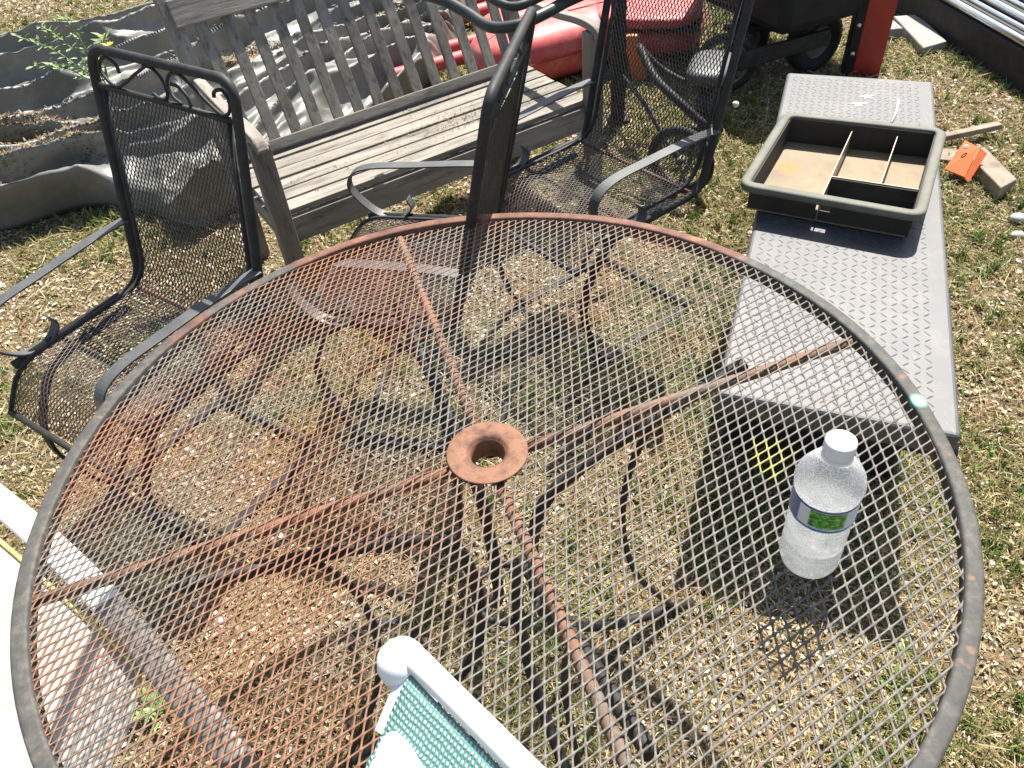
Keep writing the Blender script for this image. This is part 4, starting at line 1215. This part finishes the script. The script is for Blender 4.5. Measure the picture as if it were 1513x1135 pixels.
# ---------------------------------------------------------------- white lounge chair at the left edge
def lounge():
    t = thing('lounge_chair', 'white framed lounge chair with beige sling seat low at the left edge', 'chair', (-.95, -.1, 0))
    rail = [(-1.25, .50, .43), (-.938, .262, .425), (-.755, .108, .42), (-.613, -.027, .42), (-.509, -.135, .415), (-.404, -.245, .405), (-.33, -.36, .38)]
    pr = [(-.021, -.010), (.021, -.010), (.024, -.004), (.024, .006), (.018, .010), (-.018, .010), (-.024, .006), (-.024, -.004)]
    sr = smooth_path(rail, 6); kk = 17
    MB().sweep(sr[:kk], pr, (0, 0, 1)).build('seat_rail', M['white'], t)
    MB().sweep([v - Vector((0, 0, .001)) for v in sr[kk - 1:]], pr, (0, 0, 1)).build('seat_rail', M['taupe'], t, label='lower length of the white seat rail with the table shade painted in')  # same white rail carried on; the shade on it is painted as taupe
    # sling
    p = [Vector((-1.20, .40, .40)), Vector((-.916, .184, .40)), Vector((-.760, .055, .395)), Vector((-.605, -.074, .39)), Vector((-.575, -.135, .385))]
    q = [Vector((-1.70, -.10, .40)), Vector((-1.35, -.30, .40)), Vector((-1.05, -.42, .395)), Vector((-.80, -.50, .39)), Vector((-.66, -.35, .38))]
    P = smooth_path(p, 5); Q = smooth_path(q, 5); n = len(P); mm = 14
    vs = []
    for j in range(mm + 1):
        b = j / mm
        for i in range(n):
            v = P[i].lerp(Q[i], b); v.z -= .035 * math.sin(PI * b); vs.append(v)
    fs = [(j * n + i, j * n + i + 1, (j + 1) * n + i + 1, (j + 1) * n + i) for j in range(mm) for i in range(n - 1)]
    mb = MB(); mb.add(vs, fs, True); o = mb.build('sling', M['beige_sling'], t)
    so = o.modifiers.new('thick', 'SOLIDIFY'); so.thickness = .003
    MB().tube([v + Vector((0, 0, .004)) for v in P], .0042, 8).build('piping', M['yellow_trim'], t)
    MB().sweep(smooth_path([v + Vector((0, -.02, .02)) for v in q], 5), pr, (0, 0, 1)).build('seat_rail', M['white'], t)
    for x, y in ((-.42, -.235), (-1.24, .47), (-.70, -.50), (-1.66, -.08)):
        MB().tube([(x, y, .40), (x * 1.02, y * 1.05, 0)], .013, 12).build('leg', M['white'], t)
lounge()

# ---------------------------------------------------------------- red things and machines behind
def rounded_block(mb, c, hx, hy, hz, ax, ay, az=(0, 0, 1), p=4.0, nu=28, nv=14):
    """super-ellipsoid block"""
    c = Vector(c); ax, ay, az = Vector(ax), Vector(ay), Vector(az)
    def sp(v, e): return math.copysign(abs(v) ** e, v)
    e = 2 / p; vs = []
    for j in range(nv + 1):
        ph = -PI / 2 + PI * j / nv
        for i in range(nu):
            th = 2 * PI * i / nu
            vs.append(c + ax * hx * sp(math.cos(ph), e) * sp(math.cos(th), e) + ay * hy * sp(math.cos(ph), e) * sp(math.sin(th), e) + az * hz * sp(math.sin(ph), e))
    fs = [(j * nu + i, j * nu + (i + 1) % nu, (j + 1) * nu + (i + 1) % nu, (j + 1) * nu + i) for j in range(nv) for i in range(nu)]
    mb.add(vs, fs, True)
    return mb

def wheel(parent, c, axis, r, w, tag_=None):
    c = Vector(c); ax = Vector(axis).normalized()
    o = MB().lathe([(r * .55, -w * .42), (r * .80, -w * .5), (r * .95, -w * .42), (r, -w * .2), (r, w * .2), (r * .95, w * .42), (r * .80, w * .5), (r * .55, w * .42), (r * .55, -w * .42)], 32, c, ax).build('wheel', M['rubber'], parent)
    mb = MB().lathe([(0, -w * .15), (r * .2, -w * .45), (r * .25, -w * .12), (r * .5, -w * .10), (r * .57, -w * .38), (r * .57, w * .38), (r * .5, w * .10), (r * .25, w * .12), (r * .2, w * .45), (0, w * .15)], 28, c, ax)
    rim = mb.build('wheel_rim', M['rimgrey'], o); rim.parent = o; rim.location = (0, 0, 0)
    # tread blocks
    mb = MB(); q = ax.to_track_quat('Z', 'Y')
    for i in range(36):
        a = 2 * PI * i / 36
        rad = q @ Vector((math.cos(a), math.sin(a), 0)); tan = q @ Vector((-math.sin(a), math.cos(a), 0))
        mb.box(c + rad * (r - .0005), .0025, r * .045, w * .34, rad, tan, ax)
    tr = mb.build('tread', M['rubber'], o); tr.parent = o; tr.location = (0, 0, 0)
    return o

def red_slide():
    u = Vector((.92, .39, 0)); v = Vector((-.39, .92, 0)); z = Vector((0, 0, 1))
    t = thing('plastic_slide', 'faded red plastic play slide with rounded end lying behind the bench', 'slide', (.3, 3.1, 0))
    rounded_block(MB(), (.40, 3.02, .13), .42, .19, .125, u, v, p=3).build('slide_bed', M['red'], t)
    rounded_block(MB(), (.48, 3.46, .10), .46, .14, .10, u, v, p=3).build('slide_bed', M['red'], t)
    for k, (off, L0, L1, r) in enumerate(((.0, -.62, .60, .032), (.25, -.30, .62, .034), (.62, -.45, .7, .04), (.86, -.35, .75, .035))):
        o = Vector((.20, 3.13, .06 + .04 * (k == 0))) + v * off
        pts = [o + u * L0, o + u * (L0 + .03), o + u * L1]
        MB().tube([o + u * L0, o + u * (L0 + .02), o + u * (L1 * .4), o + u * L1], r, 16).build('side_tube', M['red'], t)
    for off, zz in ((-.195, .14), (.0, .256)):
        o = Vector((.40, 3.02, zz)) + v * off
        MB().strap([o - u * .36, o, o + u * .36], .006, .004, (0, 0, 1)).build('mould_seam', M['red_dark'], t)
    rounded_block(MB(), (.62, 3.85, .12), .42, .16, .12, u, v, p=3).build('slide_step', M['red'], t)
red_slide()

def open_wheel(parent, c, axis, r):
    c = Vector(c); ax = Vector(axis).normalized(); q = ax.to_track_quat('Z', 'Y')
    def ring(rr, k=36): return [c + q @ Vector((rr * math.cos(2 * PI * i / k), rr * math.sin(2 * PI * i / k), 0)) for i in range(k)]
    o = MB().tube(ring(r - .015), .0155, 10, True).build('wheel', M['rubber'], parent)
    a = MB().tube(ring(r - .034), .0065, 8, True).build('wheel_rim', M['rimgrey'], o); a.location = (0, 0, 0)
    mb = MB()
    for i in range(10):
        v = q @ Vector((math.cos(2 * PI * i / 10), math.sin(2 * PI * i / 10), 0))
        mb.tube([c + v * .012 + ax * .01 * (-1) ** i, c + v * (r - .034)], .0018, 5)
    a = mb.build('spokes', M['black_metal'], o); a.location = (0, 0, 0)
    a = MB().lathe([(0, -.022), (.010, -.022), (.016, -.012), (.016, .012), (.010, .022), (0, .022)], 16, c, ax).build('wheel_hub', M['rimgrey'], o); a.location = (0, 0, 0)
def cart():
    t = thing('hand_cart', 'black two-wheeled hand cart with spoked tyres seen through the farthest mesh chair', 'cart', (.9, 2.2, 0))
    w1, w2 = Vector((.722, 1.81, .128)), Vector((1.094, 2.60, .128))
    ax = (w2 - w1).normalized(); f = Vector((ax.y, -ax.x, 0))
    open_wheel(t, w1, ax + f * .25, .128); open_wheel(t, w2, ax - f * .15, .128)
    MB().tube([w1, w2], .009, 10).build('axle', M['black_metal'], t)
    m_ = (w1 + w2) / 2
    rounded_block(MB(), m_ + ax * .10 + Vector((-.01, .0, .115)), .135, .085, .035, ax, f, p=3.4).build('saddle', M['strap'], t)
    rounded_block(MB(), m_ + ax * .06 + Vector((.02, .0, .02)), .16, .06, .055, ax, f, p=3).build('gear_case', M['blackplastic'], t)
    MB().tube(smooth_path([(.668, 2.36, .33), (.70, 2.20, .27), (.775, 2.08, .215), (.865, 2.02, .14), (.90, 2.08, .10)], 6), .016, 10).build('curved_frame', M['black_metal'], t)
    MB().tube(smooth_path([(.668, 2.36, .33), (.76, 2.30, .25), (.90, 2.22, .20), (1.03, 2.36, .16), w2], 6), .011, 10).build('curved_frame', M['black_metal'], t)
    MB().tube([(.63, 2.44, .17), (.665, 2.20, .17), (.690, 1.95, .15), w1], .008, 8).build('strut', M['black_metal'], t)
    MB().tube([(.60, 2.40, .22), (.66, 2.14, .20), w1 + Vector((-.02, .06, 0))], .005, 8).build('strut', M['black_metal'], t)
    MB().lathe([(0, -.006), (.012, -.006), (.012, .006), (0, .006)], 10, (1.02, 2.18, .14), (.3, -.9, .3)).build('reflector', M['white'], t)
cart()

def rider():
    """red ride-on machine, only its low front end is in the frame"""
    f = Vector((.93, .37, 0)); f.normalize(); s = Vector((f.y, -f.x, 0)); z = Vector((0, 0, 1))
    c = Vector((1.15, 3.05, 0))
    t = thing('ride_on_mower', 'red ride-on mower with dark chassis standing behind the mesh chair and tool box', 'mower', tuple(c))
    def P(a, b, h): return c + f * a + s * b + z * h
    u = Vector((.95, -.31, 0)); v = Vector((.31, .95, 0))
    hc = Vector((.90, 3.18, 0))
    rounded_block(MB(), hc + Vector((-.02, 0, .225)), .25, .33, .035, u, v, p=4).build('hood', M['red'], t)
    rounded_block(MB(), hc + v * .03 + Vector((0, 0, .115)), .24, .31, .075, u, v, p=3.4).build('front_fender', M['red'], t)
    MB().box(hc + v * .01 + Vector((0, 0, .19)), .235, .31, .006, u, v).build('hood_seam', M['blackplastic'], t)
    MB().tube([(.80, 3.05, .04), (.93, 3.10, .05), (1.09, 3.20, .05)], .014, 8).build('bumper_bar', M['orange'], t)
    MB().hexa([(.728, 2.796, .01), (.790, 2.782, .01), (.800, 2.79, .012), (.738, 2.806, .012), (.690, 2.825, .20), (.748, 2.812, .20), (.758, 2.822, .205), (.70, 2.836, .205)]).build('orange_plate', M['orange'], t)
    MB().box(P(.22, .26, .50), .31, .31, .25, f, s).build('chassis', M['blackplastic'], t, bevel=.04)  # dark bulk sized and drawn forward so its shadow darkens the ground before it
    MB().box(P(.0, .50, .17), .24, .012, .035, f, s).build('side_skirt', M['black_metal'], t, bevel=.006)
    MB().box(P(.25, .16, .74), .24, .20, .08, f, s).build('seat_pan', M['red_dark'], t, bevel=.03)
    wheel(t, P(.24, .42, .13), s, .13, .09)
    wheel(t, P(.05, .20, .11), s, .11, .07)
    MB().tube([P(-.1, .22, .2), P(.12, .25, .16), P(.30, .42, .14)], .015, 8).build('axle', M['black_metal'], t)
    for a, b, h in ((.43, .24, .27), (-.05, .30, .16), (.20, .30, .22)):
        MB().lathe([(0, -.008), (.010, -.008), (.012, 0), (.010, .008), (0, .008)], 10, P(a, b, h), s).build('bolt', M['alu'], t)
rider()

def red_post():
    c = Vector((1.735, 2.665, 0)); ang = math.radians(-14)
    f = Vector((math.cos(ang), math.sin(ang), 0)); s = Vector((-f.y, f.x, 0)); z = Vector((0, 0, 1))
    t = thing('steel_post', 'upright red steel post with bolted black edge beyond the tool box', 'post', tuple(c))
    MB().box(c + z * .18 + f * .015, .058, .035, .18, f, s).build('lower_section', M['red_dark'], t, bevel=.004)
    MB().box(c + z * .77 + f * .018, .062, .038, .41, f, s).build('upper_section', M['red_dark'], t, bevel=.004)
    MB().box(c + z * .59 - f * .062, .018, .045, .59, f, s).build('edge_channel', M['blackplastic'], t, bevel=.003)
    for h in (.10, .22, .38, .52):
        MB().lathe([(0, 0), (.011, 0), (.011, .006), (.005, .010), (0, .010)], 8, c + z * h - f * .062 - s * .045, -s).build('bolt', M['alu'], t)
red_post()

def slabs():
    z = Vector((0, 0, 1))
    a = Vector((2.08, 3.157, 0)); b_ = Vector((2.20, 3.15, 0)); c = Vector((2.175, 2.80, 0)); d = Vector((2.045, 2.752, 0))
    mb = MB(); mb.hexa([a, d, c, b_, a + z * .045, d + z * .045, c + z * .045, b_ + z * .045])
    tag(mb.build('concrete_slab', M['slab'], bevel=.006), 'larger grey concrete slab on the grass to the right of the red post', 'slab')
    MB_ = MB().box((1.985, 3.02, .03), .055, .06, .03)
    tag(MB_.build('concrete_slab', M['slab'], bevel=.006), 'small grey slab piece half hidden by the red post', 'slab')
slabs()

def rails():
    t = thing('aluminium_rails', 'stack of shiny aluminium rails on dark timber at the top right corner', 'rails', (2.60, 2.55, 0))
    dr = Vector((.10, -.995, 0)); sd = Vector((.995, .10, 0))
    c = Vector((2.60, 2.55, 0))
    MB().box(c + Vector((0, 0, .075)), 1.35, .36, .075, dr, sd).build('timber_base', M['rubber'], t, bevel=.01)
    for k in range(6):
        p = c + sd * (-.335 + k * .075) + Vector((0, 0, .168 + .004 * (k % 2)))
        MB().tube([p - dr * (1.3 - .05 * k), p + dr * 1.3], .017 if k % 2 == 0 else .011, 10).build('rail', M['alu'], t)
rails()

def dark_post():
    t = thing('wooden_prop', 'dark upright prop seen through the left side of the farthest mesh chair', 'prop', (.60, 2.42, 0))
    MB().beam((.60, 2.42, 0), (.585, 2.40, .95), .055, .045, (0, 1, 0)).build('shaft', M['blackplastic'], t, bevel=.005)
    MB().box((.60, 2.42, .01), .045, .04, .01).build('foot', M['blackplastic'], t, bevel=.003)
dark_post()

def weed_clump():
    rs = random.Random(12); mb = MB()
    for _ in range(46):
        a = rs.random() * 6.28; r = rs.random() * .03; L = rs.uniform(.03, .075)
        o = Vector((-.752 + r * math.cos(a), .022 + r * math.sin(a), .003)); a2 = rs.random() * 6.28
        d = Vector((math.cos(a2) * .8, math.sin(a2) * .8, rs.uniform(.4, 1.0))).normalized(); q = Vector((-math.sin(a2), math.cos(a2), 0)) * .0035
        mb.add([o - q * .5, o + q * .5, o + d * L * .6 + q, o + d * L * .6 - q, o + d * L + Vector((0, 0, -.006))], [(0, 1, 2, 3), (3, 2, 4)])
    tag(mb.build('weed_clump', M['leaf']), 'tuft of bright green weed between the beige sling and the shade-toned rail', 'weed')
M['leaf'] = simple('weed_leaf', [(.3, (.12, .22, .05)), (.7, (.26, .36, .11))], 20, .5, 0, .1, .001)
weed_clump()

def stones():
    data = (((1.774, 1.422), .026, 'white rounded stone in the grass below the wood block at the right edge'), ((1.722, 1.334), .020, 'smaller white stone in the grass at the right edge, nearer the table'), ((-.648, .217), .012, 'pale pink stone on the bare soil under the left part of the mesh table'))
    for q, ((x, y), r, lab) in enumerate(data):
        mb = MB(); vs = []
        for j in range(7):
            for i in range(10):
                ph = PI * (j / 6 - .5); th = 2 * PI * i / 10
                k = 1 + .22 * noise.noise(Vector((math.cos(th) * 1.3 + q * 5, math.sin(th) * 1.3, ph)))
                vs.append((x + r * 1.2 * k * math.cos(ph) * math.cos(th), y + r * .85 * k * math.cos(ph) * math.sin(th), r * .35 + r * .6 * k * math.sin(ph)))
        mb.add(vs, [(j * 10 + i, j * 10 + (i + 1) % 10, (j + 1) * 10 + (i + 1) % 10, (j + 1) * 10 + i) for j in range(6) for i in range(10)], True)
        tag(mb.build('stone', M['stone'] if q < 2 else M['pinkstone']), lab, 'stone')
M['stone'] = simple('white_stone', [(.3, (.36, .35, .31)), (.7, (.50, .49, .45))], 40, .8, 0, .4, .002)
M['pinkstone'] = simple('pink_stone', [(.3, (.50, .42, .42)), (.7, (.62, .52, .52))], 60, .8, 0, .4, .001)
stones()

def scraps():
    # stick, block and folded orange plate beside the tool box
    tag(MB().beam((1.60, 1.93, .03), (1.99, 1.985, .045), .030, .022).build('wood_batten', M['board'], bevel=.003), 'thin weathered wooden batten lying right of the rusty tray', 'batten')
    tag(MB().hexa([(1.765, 1.80, .003), (1.762, 1.545, .003), (1.845, 1.59, .003), (1.85, 1.83, .003), (1.768, 1.80, .052), (1.764, 1.548, .052), (1.843, 1.592, .052), (1.846, 1.825, .055)]).build('wood_block', M['board'], bevel=.004), 'short weathered wood block on the grass behind the orange plate', 'wood block')
    tag(MB().beam((1.62, 1.90, .012), (1.86, 1.80, .012), .09, .02).build('wood_board', M['board'], bevel=.003), 'dark board lying under the thin wooden batten', 'board')
    t = thing('orange_plate', 'bent orange metal plate propped on scrap wood right of the tool box', 'plate', (1.70, 1.72, 0))
    MB().hexa([(1.666, 1.737, .028), (1.706, 1.670, .028), (1.770, 1.742, .096), (1.755, 1.810, .092), (1.666, 1.737, .032), (1.706, 1.670, .032), (1.770, 1.742, .100), (1.755, 1.810, .096)]).build('face', M['orange'], t)
    MB().hexa([(1.706, 1.668, .029), (1.716, 1.655, .018), (1.792, 1.722, .082), (1.771, 1.740, .097), (1.709, 1.670, .031), (1.719, 1.657, .020), (1.795, 1.724, .084), (1.774, 1.742, .099)]).build('flange', M['orange'], t)
    MB().lathe([(.006, 0), (.009, 0), (.009, .003), (.006, .003)], 12, (1.735, 1.762, .096), (-.3, -.4, 1)).build('eyelet', M['alu'], t)
scraps()

def plant():
    t = thing('weed_plant', 'leafy green weed with an orange flower growing through the grey tarpaulin', 'plant', (-1.72, 3.05, .05))
    rs = random.Random(4)
    tips = [(-2.15, 3.30, .30), (-1.98, 3.22, .36), (-1.80, 3.10, .42), (-1.70, 3.16, .30), (-1.62, 3.02, .36), (-1.86, 2.98, .25), (-2.05, 3.12, .22)]
    base = Vector((-1.72, 3.05, .08))
    for tp in tips:
        tp = Vector(tp); mid = (base + tp) / 2 + Vector((0, 0, .06))
        path = smooth_path([base, mid, tp], 8)
        st = MB().tube(path, .0028, 6).build('stem', M['leaf'], t)
        mb = MB()
        for i, p in enumerate(path[3:]):
            for _ in range(3):
                a = rs.random() * 6.28; L = rs.uniform(.03, .06)
                d = Vector((math.cos(a), math.sin(a), rs.uniform(-.1, .6))).normalized(); s = d.cross(Vector((0, 0, 1))).normalized() * L * .16
                mb.add([p, p + d * L * .5 + s + Vector((0, 0, .004)), p + d * L, p + d * L * .5 - s], [(0, 1, 2), (0, 2, 3)])
        lv = mb.build('leaves', M['leaf'], st); lv.location = (0, 0, 0)
    mb = MB(); c = Vector((-1.60, 2.96, .33))
    for i in range(9):
        a = 2 * PI * i / 9; d = Vector((math.cos(a), math.sin(a), .4)) * .028; s = Vector((-math.sin(a), math.cos(a), 0)) * .008
        mb.add([c, c + d * .6 + s, c + d, c + d * .6 - s], [(0, 1, 2), (0, 2, 3)])
    mb.build('flower', M['petal'], t)
M['leaf'] = simple('weed_leaf', [(.3, (.11, .17, .05)), (.7, (.21, .28, .10))], 20, .6, 0, .1, .001)
M['petal'] = simple('orange_petal', [(.3, (.70, .36, .03)), (.7, (.80, .48, .05))], 20, .6, 0, .1, .001)
plant()
